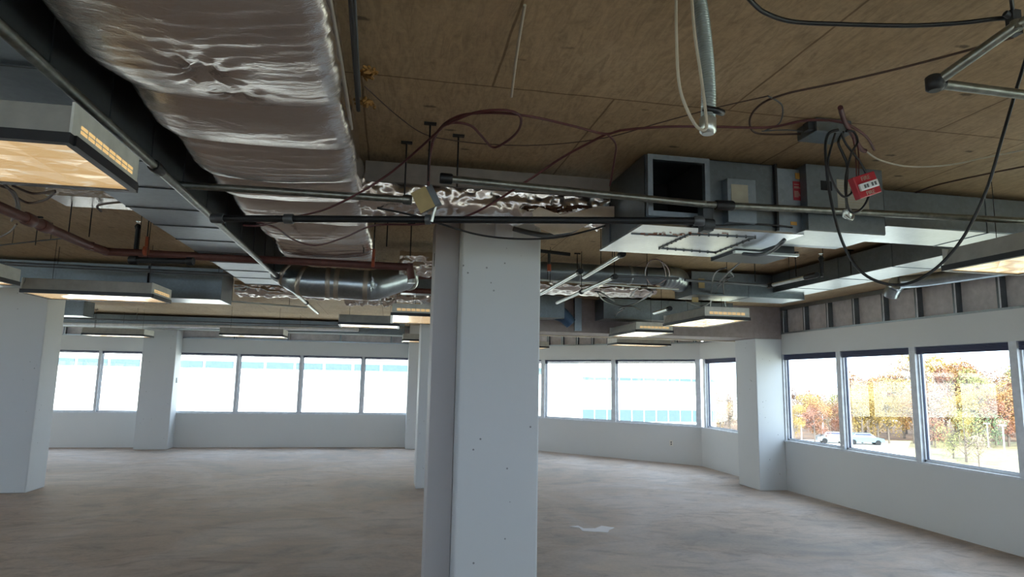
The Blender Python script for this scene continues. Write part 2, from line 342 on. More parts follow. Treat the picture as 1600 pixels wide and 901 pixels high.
# ------------------------------------------------------------------ big foil wrapped duct
def foil_duct():
    NA, NL = 190, 520; zt, zb = 2.87, 2.63; y0, y1 = .55, 5.75
    def cen(y):
        f = (y-y0)/(y1-y0); return (-1.02+(.12)*f, -.235+(.075)*f)
    creases = [1.42, 1.6, 2.42, 2.88, 3.4, 3.8, 4.35, 4.95]
    pins = [(at(318, 100, z=zb).x, at(318, 100, z=zb).y, 11, .17), (at(372, 150, z=zb).x, at(372, 150, z=zb).y, 8, .12), (at(470, 378, z=zb).x, at(470, 378, z=zb).y, 7, .2)]
    vs = []
    for j in range(NL+1):
        y = y0+(y1-y0)*j/NL; xl, xr = cen(y)
        cx, w, cz, h = (xl+xr)/2, (xr-xl)/2, (zt+zb)/2, (zt-zb)/2
        prev = max([c for c in creases if c <= y], default=y0-.3); nx = min([c for c in creases if c > y], default=y1+.3)
        q = (y-prev)/(nx-prev); sag = math.sin(math.pi*q)**.8*min(.055, (nx-prev)*.11)-.02
        end = max(0, (y-(y1-.12))/.12)
        for i in range(NA):
            a = 2*math.pi*i/NA; ca, sa = math.cos(a), math.sin(a); p = 5
            r = (abs(ca)**p+abs(sa)**p)**(-1/p); x, z = cx+w*r*ca, cz+h*r*sa
            nrm = Vector((ca*abs(ca)**3*h, 0, sa*abs(sa)**3*w)).normalized()
            down = max(0, -nrm.z); edge = min(1, abs(abs((x-cx)/w)-1)*4+.15)
            d = sag*(down*(.5+.5*math.cos((x-cx)/w*1.3)) + .12*(1-down)*(.6 if nrm.z < .5 else 0))
            # gathered transverse wrinkles, strongest where the wrap is pulled over the edges
            s1 = noise.noise(Vector((x*2.0+1.5*noise.noise(Vector((x*3, y*3, 0))), y*15+x*2, z*5)))*.0075; s2 = noise.noise(Vector((x*6+3, y*36+x*6, z*9)))*.0016; s3 = noise.noise(Vector((x*20, y*26, z*20+7)))*.001
            k = .45+.9*abs(noise.noise(Vector((x*1.6+9, y*1.4, 0))))*2
            d += (abs(s1)*-1.6+s2)*k + s3 + noise.noise(Vector((x*3, y*3.3, z*4)))*.016
            if down > .3:
                for (px, py, n_, R) in pins:
                    rr = math.hypot(x-px, y-py); th = math.atan2(y-py, x-px); e = math.exp(-(rr/R)**2*1.2)
                    d += e*(.006*math.sin(n_*th+3*noise.noise(Vector((px, th, rr*6)))*2)*min(1, rr/.04)) - .024*math.exp(-(rr/.05)**2)
            if end: d -= .03*end
            vs.append((x+nrm.x*d, y+end*.01*noise.noise(Vector((x*9, z*9, 1))), z+nrm.z*d))
    fs = [(j*NA+i, (j+1)*NA+i, (j+1)*NA+(i+1) % NA, j*NA+(i+1) % NA) for j in range(NL) for i in range(NA)]
    m = MB(); m.poly(vs, fs, True); m.poly([vs[NL*NA+i] for i in range(NA)], [tuple(range(NA))]); m.poly([vs[i] for i in range(NA)], [tuple(range(NA-1, -1, -1))])
    o = empty('foil_wrapped_duct', (-.6, 3.1, zt), 'large silver foil-wrapped duct running away at upper left', 'duct')
    m.build('foil_wrap', M['foil'], o)
    t = MB(); xr = -.232   # yellowed tape seam along the right side
    t.tube(smooth([(xr+.012, .9, 2.70), (xr+.02, 1.5, 2.69), (xr+.028, 2.1, 2.69), (xr+.03, 2.7, 2.69)]), .008, 6); t.build('tape_seam', M['tape'], o)
    return o
foil_duct()
# gaps where the insulation pokes out
def tuft(x, y, z, label, mt='tuft', r=.02, n=26):
    m = MB(); rnd = random.Random(int(x))
    p = at(x, y, z=z)
    for i in range(n):
        a = p+Vector((rnd.gauss(0, r), rnd.gauss(0, r*1.2), -abs(rnd.gauss(0, r*.35)))); d = Vector((rnd.gauss(0, 1), rnd.gauss(0, 1), rnd.gauss(0, .6)))*r*.5
        m.tube([a-d, a+d*.2+Vector((0, 0, .004)), a+d], [.006, .009, .003], 5)
    m.build('insulation_tuft', M[mt], label=label, cat='insulation')
tuft(576, 112, 2.86, 'upper yellow fibreglass tuft sticking out beside the foil duct')
tuft(572, 160, 2.85, 'lower yellow fibreglass tuft at the end of the black tubes', r=.018)
m = MB(); a = at(545, -60, z=2.80); b = at(552, 60, z=2.79); c = at(560, 172, z=2.78)
m.tube(smooth([a, b, c]), .009, 8)
m.build('refrigerant_tube', M['cable'], label='thick black tube along the right side of the foil duct', cat='tube')
m = MB(); m.tube(smooth([at(551, -60, z=2.82), at(557, 60, z=2.81), at(562, 150, z=2.80)]), .006, 8)
m.build('refrigerant_tube', M['grey'], label='thinner grey tube beside the thick black tube on the foil duct', cat='tube')

# ------------------------------------------------------------------ sheet metal ducts
def duct(label, x0, x1, y0, y1, z0, z1=2.86, along='X', seams=.55, mt='duct', bot='cream', name='sheet_metal_duct', seam_mt='galv2'):
    o = empty(name, ((x0+x1)/2, (y0+y1)/2, z1), label, 'duct')
    MB().box(x0, x1, y0, y1, z0+.004, z1).build('duct_body', M[mt], o, bevel=.003)
    MB().box(x0+.002, x1-.002, y0+.002, y1-.002, z0, z0+.004).build('underside', M[bot], o)  # separate lighter sheet: window light on the underside put into its colour
    s, e = (x0, x1) if along == 'X' else (y0, y1)
    k = max(1, int((e-s)/seams))
    for i in range(k+1):
        t = s+(e-s)*i/k; m = MB()
        if along == 'X': m.box(t-.004, t+.004, y0-.005, y1+.005, z0-.004, z1+.003)
        else: m.box(x0-.005, x1+.005, t-.004, t+.004, z0-.004, z1+.003)
        m.build('seam', M[seam_mt if seam_mt in M else 'duct'], o)
    return o
duct('long galvanised duct left of the foil duct with light underside', -1.5, -1.08, .8, 7.0, 2.58, along='Y', seams=.42, mt='dark', seam_mt='dark', bot='galv')  # dark body colour carries the deep shade on this duct's right side
duct('long duct parallel to the right windows with pale underside', 4.17, 4.6, 4.05, 6.75, 2.66, along='Y', seams=.62, seam_mt='duct')
duct('duct crossing above the near right fixture to the right edge', 2.97, 5.2, 3.4, 3.82, 2.63, seams=.62, seam_mt='duct')
duct('duct crossing behind the heat pump and meeting the long right duct', 3.2, 4.55, 6.48, 6.9, 2.60, seams=.5, seam_mt='duct')
duct('blue-grey duct in front of the concrete beam', 3.05, 5.1, 9.0, 9.4, 2.56, seams=.5, seam_mt='duct')
duct('blue-grey duct left of the torn flexible collar, right of the central column', 1.3, 2.45, 9.0, 9.4, 2.54, seams=.6, seam_mt='duct')
duct('wide dark duct behind the long left fixture', -6.5, -2.75, 7.9, 8.4, 2.60, seams=.9, seam_mt='duct')
duct('deeper duct box right of the long left fixture', -2.72, -1.95, 7.9, 8.4, 2.50, seams=.7, seam_mt='duct')
duct('long low duct close to the back windows', -7.5, .3, 14.9, 15.4, 2.60, seams=1.3, seam_mt='duct')
duct('duct in the far left beyond the left column', -9, -5.2, 12.2, 12.6, 2.6, seams=1.1, seam_mt='duct')
duct('small duct behind the central column at its left', .1, 1.6, 7.7, 8.0, 2.66, seams=.6, seam_mt='duct')
# round duct right of central column
o = empty('round_duct', (2.1, 6.4, 2.75), 'round galvanised duct right of the central column', 'duct')
m = MB(); P = [(1.25+i*.05, 6.4, 2.765) for i in range(33)]; m.tube(P, .095, 24); m.build('duct_body', M['duct'], o)
m = MB()
for x in (1.3, 1.9, 2.45): MB().tube([(x-.015, 6.4, 2.765), (x-.01, 6.4, 2.765), (x+.01, 6.4, 2.765), (x+.015, 6.4, 2.765)], [.096, .101, .101, .096], 24).build('joint_band', M['galv2'], o)
m = MB(); P = smooth([(2.82, 6.4, 2.765), (2.95, 6.42, 2.765), (3.05, 6.5, 2.76), (3.1, 6.6, 2.75)], 10); m.tube(P, [.105+.006*(i % 3) for i in range(len(P))], 20); m.build('flexible_collar', M['galv2'], o)
# insulated flat duct under it
def crumple(x0, x1, y0, y1, z0, z1, amp, name, label, mt, cat='duct', along='X', seed=0, n=70, m_=150, parent=None, flat=4):
    vs = []; L0, L1 = (x0, x1) if along == 'X' else (y0, y1)
    for j in range(m_+1):
        t = L0+(L1-L0)*j/m_
        for i in range(n):
            a = 2*math.pi*i/n; ca, sa = math.cos(a), math.sin(a); r = (abs(ca)**flat+abs(sa)**flat)**(-1/flat)
            c0, w = ((y0+y1)/2, (y1-y0)/2) if along == 'X' else ((x0+x1)/2, (x1-x0)/2)
            s, z = c0+w*r*ca, (z0+z1)/2+(z1-z0)/2*r*sa
            d = amp*(noise.noise(Vector((t*9+seed, s*12, z*12)))*1.2+noise.noise(Vector((t*24+seed, s*30, z*30)))*.6)*(1.2 if sa < .3 else .35)
            d -= amp*.8*abs(noise.noise(Vector((t*14, s*4+seed, z*6))))
            s += d*ca; z += d*sa
            vs.append((t, s, z) if along == 'X' else (s, t, z))
    fs = [(j*n+i, j*n+(i+1) % n, (j+1)*n+(i+1) % n, (j+1)*n+i) for j in range(m_) for i in range(n)]
    mb = MB(); mb.poly(vs, fs, True); mb.poly(vs[:n], [tuple(range(n-1, -1, -1))]); mb.poly(vs[-n:], [tuple(range(n))])
    if parent: return mb.build(name, M[mt], parent)
    return mb.build(name, M[mt], label=label, cat=cat)
crumple(1.25, 3.02, 7.0, 7.5, 2.66, 2.80, .012, 'foil_insulated_duct', 'flat foil-wrapped duct below the round duct, right of the central column', 'foil', seed=3)
br = empty('branch_duct', (.6, 3.7, 2.85), 'crumpled foil branch duct crossing in front of the central column', 'duct')
crumple(-.2, 1.26, 3.6, 3.9, 2.60, 2.84, .016, 'foil_wrap', None, 'foil2', seed=11, parent=br, m_=220, n=90)
m = MB(); m.box(-.18, 1.25, 3.575, 3.60, 2.735, 2.85); m.build('facing', plain('grey_facing', '77706a', .7), br, label='smooth grey upper face')
# torn insulation
m = MB(); rnd = random.Random(5)
for i in range(60):
    f = rnd.random(); p = at(818+f*95, 322+rnd.random()*11*math.sin(math.pi*min(1, f+.15)), Y=3.585)
    m.tube([p, p+Vector((rnd.uniform(.01, .05), 0, rnd.uniform(-.012, .008)))], [.008, .006], 5)
m.build('torn_insulation', M['ins'], br, label='brown fibreglass showing through the tear')
m = MB()
pts = [at(x, y, Y=3.50) for x, y in ((832, 330), (842, 323), (856, 328), (876, 336), (905, 330), (935, 322), (960, 322), (960, 338), (925, 348), (895, 362), (866, 366), (836, 352))]
n_ = len(pts); q = [p+Vector((0, .012, 0)) for p in pts]
m.poly(pts+q, [tuple(range(n_)), tuple(range(2*n_-1, n_-1, -1))]+[(i, i+n_, (i+1) % n_+n_, (i+1) % n_) for i in range(n_)])
m.build('hanging_flap', M['flap'], br, label='cream facing paper hanging from the tear')
# galvanised elbow duct beyond the foil duct end
o = empty('elbow_duct', (-.6, 6.3, 2.7), 'smooth galvanised elbow duct with tape bands beyond the foil duct end', 'duct')
zc = 2.73
q = [at(442, 425, z=zc), at(475, 440, z=zc), at(520, 447, z=zc), at(585, 450, z=zc), at(610, 443, z=zc), at(640, 432, z=zc)]
q = [at(440, 418, Y=6.3), at(462, 432, Y=6.25), at(480, 440, Y=6.2), at(520, 442, Y=6.2), at(560, 445, Y=6.2), at(580, 446, Y=6.2), at(590, 444, Y=6.22), at(634, 430, Y=6.4)]
m = MB(); m.tube(smooth(q, 6), .142, 28); m.build('duct_body', M['galv2'], o)
m = MB(); sp = smooth(q, 6)
for i in (4, 11, 17, 19, 27):
    d = (sp[min(i+1, len(sp)-1)]-sp[i-1]).normalized(); MB().tube([sp[i]-d*.022, sp[i]-d*.02, sp[i]+d*.02, sp[i]+d*.022], [.141, .146, .146, .141], 28).build('tape_band', M['tape'], o)
m = MB(); d = (sp[-1]-sp[-3]).normalized(); m.tube([sp[-1]-d*.01, sp[-1], sp[-1]+d*.03, sp[-1]+d*.03], [.15, .158, .158, .13], 24); m.build('end_flange', M['steelb'], o)
crumple(-1.1, .0, 6.6, 7.2, 2.62, 2.74, .03, 'loose_foil', 'loose crumpled foil bundle beneath the galvanised elbow', 'foil2', cat='foil', seed=21)
crumple(-.55, .05, 7.6, 8.1, 2.52, 2.66, .04, 'loose_foil', 'smaller crumpled foil bundle hanging behind the first one', 'foil2', cat='foil', seed=33)
crumple(-2.0, .6, 8.7, 9.1, 2.68, 2.86, .02, 'foil_insulated_duct', 'low foil-wrapped duct running behind the elbow duct', 'foil', seed=41)
crumple(.05, .45, 5.9, 6.3, 2.62, 2.82, .02, 'foil_insulated_duct', 'short foil-wrapped piece left of the column chase', 'foil2', seed=51, m_=60)
# small round duct by the right windows
o = empty('round_duct', (5.6, 5.6, 2.8), 'small galvanised round duct above the right windows', 'duct')
m = MB(); P = smooth([at(1405, 441, z=2.78), at(1440, 438, z=2.79), at(1500, 430, z=2.80), at(1620, 412, z=2.80)], 8); m.tube(P, .07, 20); m.build('duct_body', M['galv2'], o)
m = MB(); e0 = at(1400, 446, z=2.76); m.tube(smooth([P[0]+Vector((-.0, .02, 0)), e0, e0+Vector((0, .06, -.06)), e0+Vector((.01, .09, -.10))], 6), [.078+.004*(i % 2) for i in range(19)], 18); m.build('elbow', M['galv2'], o)

# ------------------------------------------------------------------ heat pump unit
hp = empty('heat_pump_unit', (1.75, 3.5, 2.87), 'grey ceiling heat pump with black square opening and bright metal pan', 'air handler')
X0, X1, Y0, Y1, ZB, ZT = 1.30, 2.07, 3.16, 3.86, 2.485, 2.865
op0, op1 = at(1017, 300, Y=Y0).x, at(1098, 300, Y=Y0).x; oz1, oz0 = at(1050, 254, Y=Y0).z, at(1050, 333, Y=Y0).z
m = MB()
m.box(X0, X0+.004, Y0, Y1, ZB, ZT); m.box(X0, X1, Y0, Y1, ZT-.004, ZT); m.box(X1-.004, X1, Y0, Y1, ZB, ZT); m.box(X0, X1, Y1-.004, Y1, ZB, ZT)
m.box(op1, X1, Y0, Y0+.004, ZB, ZT); m.box(X0, op0, Y0, Y0+.004, ZB, ZT); m.box(op0, op1, Y0, Y0+.004, oz1, ZT); m.box(op0, op1, Y0, Y0+.004, ZB, oz0)
m.build('cabinet', M['duct'], hp)
m = MB(); m.box(op0, op1, Y0+.45, Y0+.455, ZB, ZT-.01); m.box(op1, op1+.004, Y0+.005, Y0+.45, ZB, ZT-.01); m.box(op0, op1, Y0+.005, Y0+.45, ZB+.005, ZB+.01); m.build('opening_interior', M['void'], hp)
m = MB(); fl = .028
for a, b, c, d in ((op0-fl, op1+fl, oz1, oz1+fl), (op0-fl, op1+fl, oz0-fl, oz0), (op0-fl, op0, oz0, oz1), (op1, op1+fl, oz0, oz1)): m.box(a, b, Y0-.03, Y0, c, d)
m.build('opening_flange', M['galv'], hp)
m = MB(); m.box(X0-.015, X1+.16, Y0-.01, Y1+.015, ZB-.012, ZB); m.build('drip_pan', M['pan'], hp, label='bright mirror-like underside pan')
m = MB()
pz = ZB-.0145
pl = [at(x, y, z=pz) for x, y in ((1030, 388), (1078, 366), (1180, 371), (1118, 395))]
for a, b in zip(pl, pl[1:]+pl[:1]):
    d = (b-a); s = Vector((-d.y, d.x, 0)).normalized()*.005; m.obox((a+b)/2, d/2, s, (0, 0, .0025))
m.box(X0, X0+.28, Y0+.2, Y0+.206, pz-.002, pz+.002)
m.build('access_panel_edge', M['grey'], hp)
m = MB()
for a, b in zip(pl, pl[1:]+pl[:1]):
    for i in range(7):
        p = a.lerp(b, i/7); m.tube([p, p+Vector((0, 0, -.006))], .006, 6)
m.build('bolt', M['ink'], hp, kind='stuff')
m = MB()
for i in range(26):
    rr = random.Random(i); p = at(rr.gauss(1062, 32), 366+rr.gauss(0, 1.2), z=pz); m.obox(p, (rr.uniform(.004, .014), 0, 0), (0, .003, 0), (0, 0, .001))
m.build('rust_spots', plain('rust_flake', '8a4a30', .9), hp)
m = MB(); ex0, ex1 = at(1128, 300, Y=Y0).x, at(1172, 300, Y=Y0).x; m.box(ex0, ex1, Y0-.06, Y0, at(1128, 350, Y=Y0).z, at(1128, 283, Y=Y0).z)
jb = m.build('control_box', M['galv'], hp, bevel=.003)
m = MB(); m.box(ex0+.02, ex1-.05, Y0-.063, Y0-.06, at(1128, 322, Y=Y0).z, at(1128, 292, Y=Y0).z); m.build('rating_label', M['label'], jb)
m = MB(); m.box(at(1211, 300, Y=Y0).x, at(1259, 300, Y=Y0).x, Y0-.02, Y0+.12, ZB, ZT-.02); dp = m.build('side_door', M['galv'], hp, bevel=.004)
m = MB(); m.box(at(1210, 300, Y=Y0).x-.006, at(1210, 300, Y=Y0).x+.006, Y0-.024, Y0, ZB, ZT); m.box(at(1258, 300, Y=Y0).x, at(1258, 300, Y=Y0).x+.02, Y0-.026, Y0, ZB, ZT-.02); m.build('door_edge', M['lensd'], hp)
y_ = Y0-.021
m = MB(); a = at(1238.5, 283, Y=y_); b = at(1253, 313.5, Y=y_); m.box(a.x, b.x, y_-.002, y_, b.z, a.z); rl = m.build('warning_label', M['red'], dp)
m = MB()
for k in (.18, .30, .36, .55, .62, .69, .76, .83): m.box(a.x+.006, b.x-.006-.01*((k*50) % 2), y_-.0028, y_-.002, a.z+(b.z-a.z)*k, a.z+(b.z-a.z)*(k-.03))
m.build('label_print', M['label'], dp)
m = MB(); a = at(1242, 270, Y=y_); b = at(1250, 280, Y=y_); m.box(a.x, b.x, y_-.002, y_, b.z, a.z); m.build('orange_label', M['ora'], dp); m = MB(); a = at(1235, 346, Y=y_); b = at(1245, 352, Y=y_); m.box(a.x, b.x, y_-.002, y_, b.z, a.z); m.build('orange_label', M['ora'], dp)
m = MB(); m.tube(smooth([at(1108, 348, Y=Y0-.03), at(1125, 352, Y=Y0-.03), at(1180, 350, Y=Y0-.03), at(1215, 352, Y=Y0-.03), at(1238, 355, Y=Y0-.03)]), .005, 6); m.build('cable', M['cable'], hp)
# left side plenum bits
m = MB(); a, b = at(945, 345, Y=3.84), at(952, 390, Y=3.84); m.box(a.x-.02, X0-.002, 3.70, 3.84, ZB, ZT-.06); m.box(a.x-.0, a.x+.12, 3.62, 3.70, ZB+.15, ZT-.1); m.build('return_box', M['duct'], hp)
m = MB(); m.box(X1+.02, X1+.42, 3.62, 3.95, 2.46, 2.58)
m.build('filter_rack', M['dark'], hp)
m = MB(); m.box(X1+.0, X1+.44, 3.60, 3.63, 2.452, 2.466); m.build('rack_rail', M['steelb'], hp)
m = MB(); m.tube(smooth([at(1226, 374, z=2.45), at(1220, 380, z=2.43), at(1205, 392, z=2.42), at(1185, 398, z=2.43), at(1160, 396, z=2.45)]), .012, 8); m.build('drain_hose', M['grey'], hp)
# transition box to the right
o = empty('transition_box', (2.45, 3.1, 2.8), 'plain grey transition box right of the heat pump with labels', 'duct')
y_ = 3.08
x0, x1 = at(1261, 300, Y=y_).x, at(1380, 300, Y=y_).x
m = MB(); m.box(x0, x1, y_, 3.5, 2.487, 2.86); m.box(x0+.0, x1+.3, y_+.36, 3.85, 2.63, 2.86); m.build('duct_body', M['duct'], o, bevel=.003)
MB().box(x0-.02, x1-.004, y_+.003, 3.42, 2.482, 2.487).build('underside', M['cream'], o)  # lighter colour stands in for window light caught from below
m = MB(); a, b = at(1307, 280, Y=y_), at(1358, 329, Y=y_); m.box(a.x, b.x, y_-.002, y_, b.z, a.z); m.build('label', M['label'], o)
m = MB()
for k in range(9): m.box(a.x+.008, b.x-.01-.02*(k % 3), y_-.0026, y_-.002, a.z-.012-k*.0155, a.z-.010-k*.0155)
m.build('label_print', M['hous'], o)
m = MB(); a, b = at(1282, 282, Y=y_), at(1300, 298, Y=y_); m.box(a.x, b.x, y_-.003, y_, b.z, a.z); m.build('knockout', M['void'], o)

# ------------------------------------------------------------------ pipes
def pipe(P, r, mt, label, name='pipe', cat='pipe', fit=None, n=12, sm=False, fmt='black', fr=1.45, parts=()):
    P = [Vector(p) for p in P]; Q = smooth(P) if sm else P
    o = empty(name, Q[0], label, cat)
    m = MB()
    if sm: m.tube(Q, r, n)
    else:
        for a, b in zip(Q, Q[1:]): m.tube([a, b], r, n)
        for p in Q[1:-1]: m.tube([p+Vector((0, 0, -r*.9)), p+Vector((0, 0, r*.9))], r*.98, n)
    m.build('tube', M[mt], o)
    for (f, L) in (fit or []):
        if isinstance(f, (int, float)):
            tot = sum((b-a).length for a, b in zip(Q, Q[1:])); d = f*tot
            for a, b in zip(Q, Q[1:]):
                l = (b-a).length
                if d <= l+1e-6: c = a.lerp(b, d/l); u = (b-a).normalized(); break
                d -= l
            k = MB(); k.tube([c-u*L/2, c-u*L*.42, c+u*L*.42, c+u*L/2], [r*fr*.9, r*fr, r*fr, r*fr*.9], n); k.build('coupling', M[fmt], o)
    return o
P1z = 2.54
pipe([(-1.04, .9, P1z), (-1.04, 9.55, P1z)], .019, 'steel', 'long straight steel pipe running away along the left duct', fit=[(.24, .09), (.60, .04), (.85, .04)])
pipe([at(270, 288, z=2.585), at(640, 312, z=2.585)], .019, 'steel', 'dark steel pipe crossing under the foil duct to the tan box', fit=[(.99, .05)], fmt='steel')
a, b = at(337, 341, z=2.477), at(1100, 345, z=2.477)
pipe([a, b], .019, 'black', 'long black pipe crossing in front of the central column', fit=[(.005, .07), (.155, .05), (.445, .03), (.99, .05)], fmt='grey')
a, b, c = at(697, 279, Y=3.03), at(1100, 319, Y=3.03), at(1640, 347, Y=3.03)
pipe([a, b, c], .0185, 'steel', 'long galvanised pipe crossing in front of the heat pump', fit=[(.0, .06), (.415, .10)])
m = MB(); c0 = at(1105, 330, Y=3.06); m.obox(c0+Vector((0, .02, -.03)), (.028, 0, 0), (0, .03, 0), (0, 0, .075)); m.tube([c0+Vector((-.03, 0, -.07)), c0+Vector((.03, 0, -.07))], .03, 10)
m.build('pipe_clamp', M['dark'], label='dark clamp block joining the two pipes in front of the heat pump', cat='clamp')
# upper right pair
e = at(1460, 130, z=2.62)
pipe([e, at(1588, 40, z=2.74), at(1660, 5, z=2.78)], .0165, 'steel', 'steel pipe rising to the top right corner', fit=[(.01, .04)], fr=1.35)
pipe([e, at(1680, 158, z=2.62)], .0155, 'steel', 'steel pipe running from the elbow to the right edge', fit=[(.02, .045)], fr=1.35)
m = MB(); m.tube([e+Vector((0, 0, -.026)), e+Vector((0, 0, -.02)), e+Vector((0, 0, .02)), e+Vector((0, 0, .026))], [.018, .026, .026, .018], 16); m.build('pipe_elbow', M['black'], label='black elbow fitting joining the two top right pipes', cat='fitting')
m = MB(); g = at(1584, 36, z=2.80); m.obox(g, (.016, .0, .0), (0, .014, 0), (0, 0, .04)); m.tube([g+Vector((-.03, 0, .03)), g+Vector((.03, 0, .0))], .01, 8); m.tube([g+Vector((.0, 0, .03)), g+Vector((0, 0, .1))], .005, 6)
m.build('pipe_hanger', M['dark'], label='steel hanger clamp at the top right where black cables cross', cat='hanger')
# red sprinkler main
zr = 2.56
pts = [at(-120, 265, z=zr), at(140, 384, z=zr), at(168, 393, z=zr), at(640, 417, z=zr)]
pts[0] = Vector((pts[1].x-.02, 2.6, zr))
rm = pipe([pts[0], pts[1], pts[2], pts[3], pts[3]+Vector((.02, .0, -.10))], .031, 'rust', 'red-brown sprinkler main bending across the left side', fit=[(.335, .09), (.37, .09)], fmt='rust', fr=1.3)
for i, (x, y) in enumerate(((228, 392), (583, 410))):
    p = at(x, y, z=zr); m = MB(); m.tube([p+Vector((-.012, 0, 0)), p+Vector((.012, 0, 0))], .038, 14); m.tube([p, p+Vector((0, 0, .11))], .012, 8); h = m.build('pipe_hanger', M['hang'], label=('orange strap hanger on the red main beside the black upright sprinkler', 'orange strap hanger on the red main under the foil duct end')[i], cat='hanger')
    MB().tube([p+Vector((0, 0, .1)), (p.x, p.y, CEI)], .005, 6).build('rod', M['rod'], h)
p = at(640, 418, z=zr)
pipe([p+Vector((.02, 0, -.02)), p+Vector((.02, 0, -.13))], .034, 'steelb', 'short bright pipe stub dropping from the end of the red main')
def sprinkler(x, y, z, label, h=.16, par=None):
    p = at(x, y, z=z)
    if par is None: par = empty('upright_sprinkler', p, label, 'sprinkler')
    MB().tube([p, p+Vector((0, 0, h))], .016, 10).build('riser', M['black'], par)
    o = MB().tube([p+Vector((0, 0, -.03)), p+Vector((0, 0, h-.001))], .012, 8).build('sprinkler_body', M['black'], par)
    MB().tube([p+Vector((0, 0, h)), p+Vector((0, 0, h+.02)), p+Vector((0, 0, h+.04))], [.02, .024, .012], 10).build('cap', M['black'], o)
    MB().tube([p+Vector((.02, 0, 0)), (p.x+.02, p.y, CEI-.003)], .003, 6).build('hanger_wire', M['rod'], par)
    m = MB(); m.tube([p+Vector((-.012, 0, h+.04)), p+Vector((0, 0, h+.058)), p+Vector((.012, 0, h+.04))], .003, 6); m.tube([p+Vector((0, 0, h+.058)), p+Vector((0, 0, h+.061))], .018, 12); m.build('deflector', M['steelb'], o)
sprinkler(212, 389, 2.6, 'black upright sprinkler on the red main, left of the orange strap', par=rm)
sprinkler(682, 425, 2.58, 'dark blue upright sprinkler just left of the central column', .13)
pipe([at(207, 406, z=2.47), at(300, 408, z=2.47)], .022, 'black', 'short black conduit just below the red main', fit=[(.02, .06), (.97, .05)]); MB().tube([at(230, 406, z=2.47), at(230, 406, z=2.47)+Vector((0, 0, .42))], .003, 6).build('hanger_wire', M['rod'], label='thin wire holding the short black conduit', cat='wire')
# rods
def rod(x, y, z, label, mt='rod', top=CEI, r=.0045):
    p = at(x, y, z=z); o = empty('hanger_rod', p, label, 'rod')
    MB().tube([p, (p.x, p.y, top-.004)], r, 6).build('rod', M[mt], o)
    MB().box(p.x-.03, p.x+.03, p.y-.01, p.y+.01, top-.012, top-.001).build('bracket', M[mt], o)
for x, y, z, l in ((632, 306, 2.60, 'threaded rod holding the dark pipe beside the tan box'), (714, 292, 2.62, 'thin rod right of the maroon loop over the foil branch'), (107, 364, 2.6, 'black rod over the red main, left of the pair'), (139, 370, 2.6, 'black rod over the red main, right of the pair'),
    (902, 420, 2.74, 'thin rod over the left end of the bright strut, right of the column'), (957, 402, 2.70, 'thin rod over the upper bright strut'), (960, 434, 2.6, 'long thin rod dropping to the lower bright strut'), (1180, 440, 2.62, 'short rod over the far pipe left of the right duct'), (1244, 432, 2.66, 'short rod over the far pipe with the sprinkler'),
    (1330, 428, 2.67, 'rod beside the long right duct'), (558+10, 395, 2.6, 'dark rod right of the foil duct end'), (669, 283, 2.6, 'thick black rod left of the pipe elbow'), (641, 400, 2.62, 'thin pale rod left of the central column'), (604, 385, 2.62, 'dark rod with red sleeve near the foil duct end'), (55, 383, 2.66, 'short rod at far left above the grey ducts'), (147, 520, 2.42, 'thin rod holding the far fixture between the left columns')):
    rod(x, y, z, l)
# bright struts right of column
def hang(o, p):
    MB().tube([p, (p.x, p.y, CEI-.003)], .003, 6).build('hanger_wire', M['rod'], o)
def strut(a, b, label, r=.016, mt='steelb', fit=((.99, .07),)):
    o = pipe([a, b], r, mt, label, name='strut_pipe', fit=list(fit), fr=1.5, fmt='black'); hang(o, a.lerp(b, .5)); return o
strut(at(825, 470, z=2.50), at(907, 424, z=2.50), 'left bright slanting pipe right of the central column')
strut(at(912, 433, z=2.52), at(972, 397, z=2.52), 'upper bright slanting pipe under the heat pump')
strut(at(870, 473, z=2.50), at(961, 432, z=2.50), 'lower bright slanting pipe right of the central column', fit=((.99, .07), (.5, .05)))
strut(at(962, 431, z=2.55), at(1060, 435, z=2.55), 'thin pipe running right from the lower slanting pipe', r=.012, mt='grey', fit=())
strut(at(1022, 489, z=2.5), at(1046, 482, z=2.5), 'tiny bright pipe end between the two lit-slot fixtures', r=.02)
strut(at(1070, 437, z=2.62), at(1200, 446, z=2.62), 'thin grey pipe across the duct left of the right sprinkler', r=.014, mt='grey', fit=())
strut(at(1203, 446, z=2.62), at(1268, 431, z=2.62), 'bright pipe under the sprinkler at the far right duct', r=.018, fit=((.99, .16), (.02, .08)))
sprinkler(1284, 427, 2.64, 'upright sprinkler at the end of the bright pipe near the right duct', .12)
# T sprinkler
p = at(858, 420, z=2.62); o = empty('sprinkler_tee', p, 'black tee with copper tip right of the central column top', 'fitting')
MB().tube([p, p+Vector((0, 0, .16))], .012, 10).build('drop', M['dark'], o); MB().tube([p+Vector((-.12, 0, .16)), p+Vector((.19, 0, .14))], .016, 10).build('bar', M['black'], o); MB().tube([p+Vector((0, 0, -.02)), p+Vector((0, 0, .04))], .018, 10).build('tip', M['hang'], o)
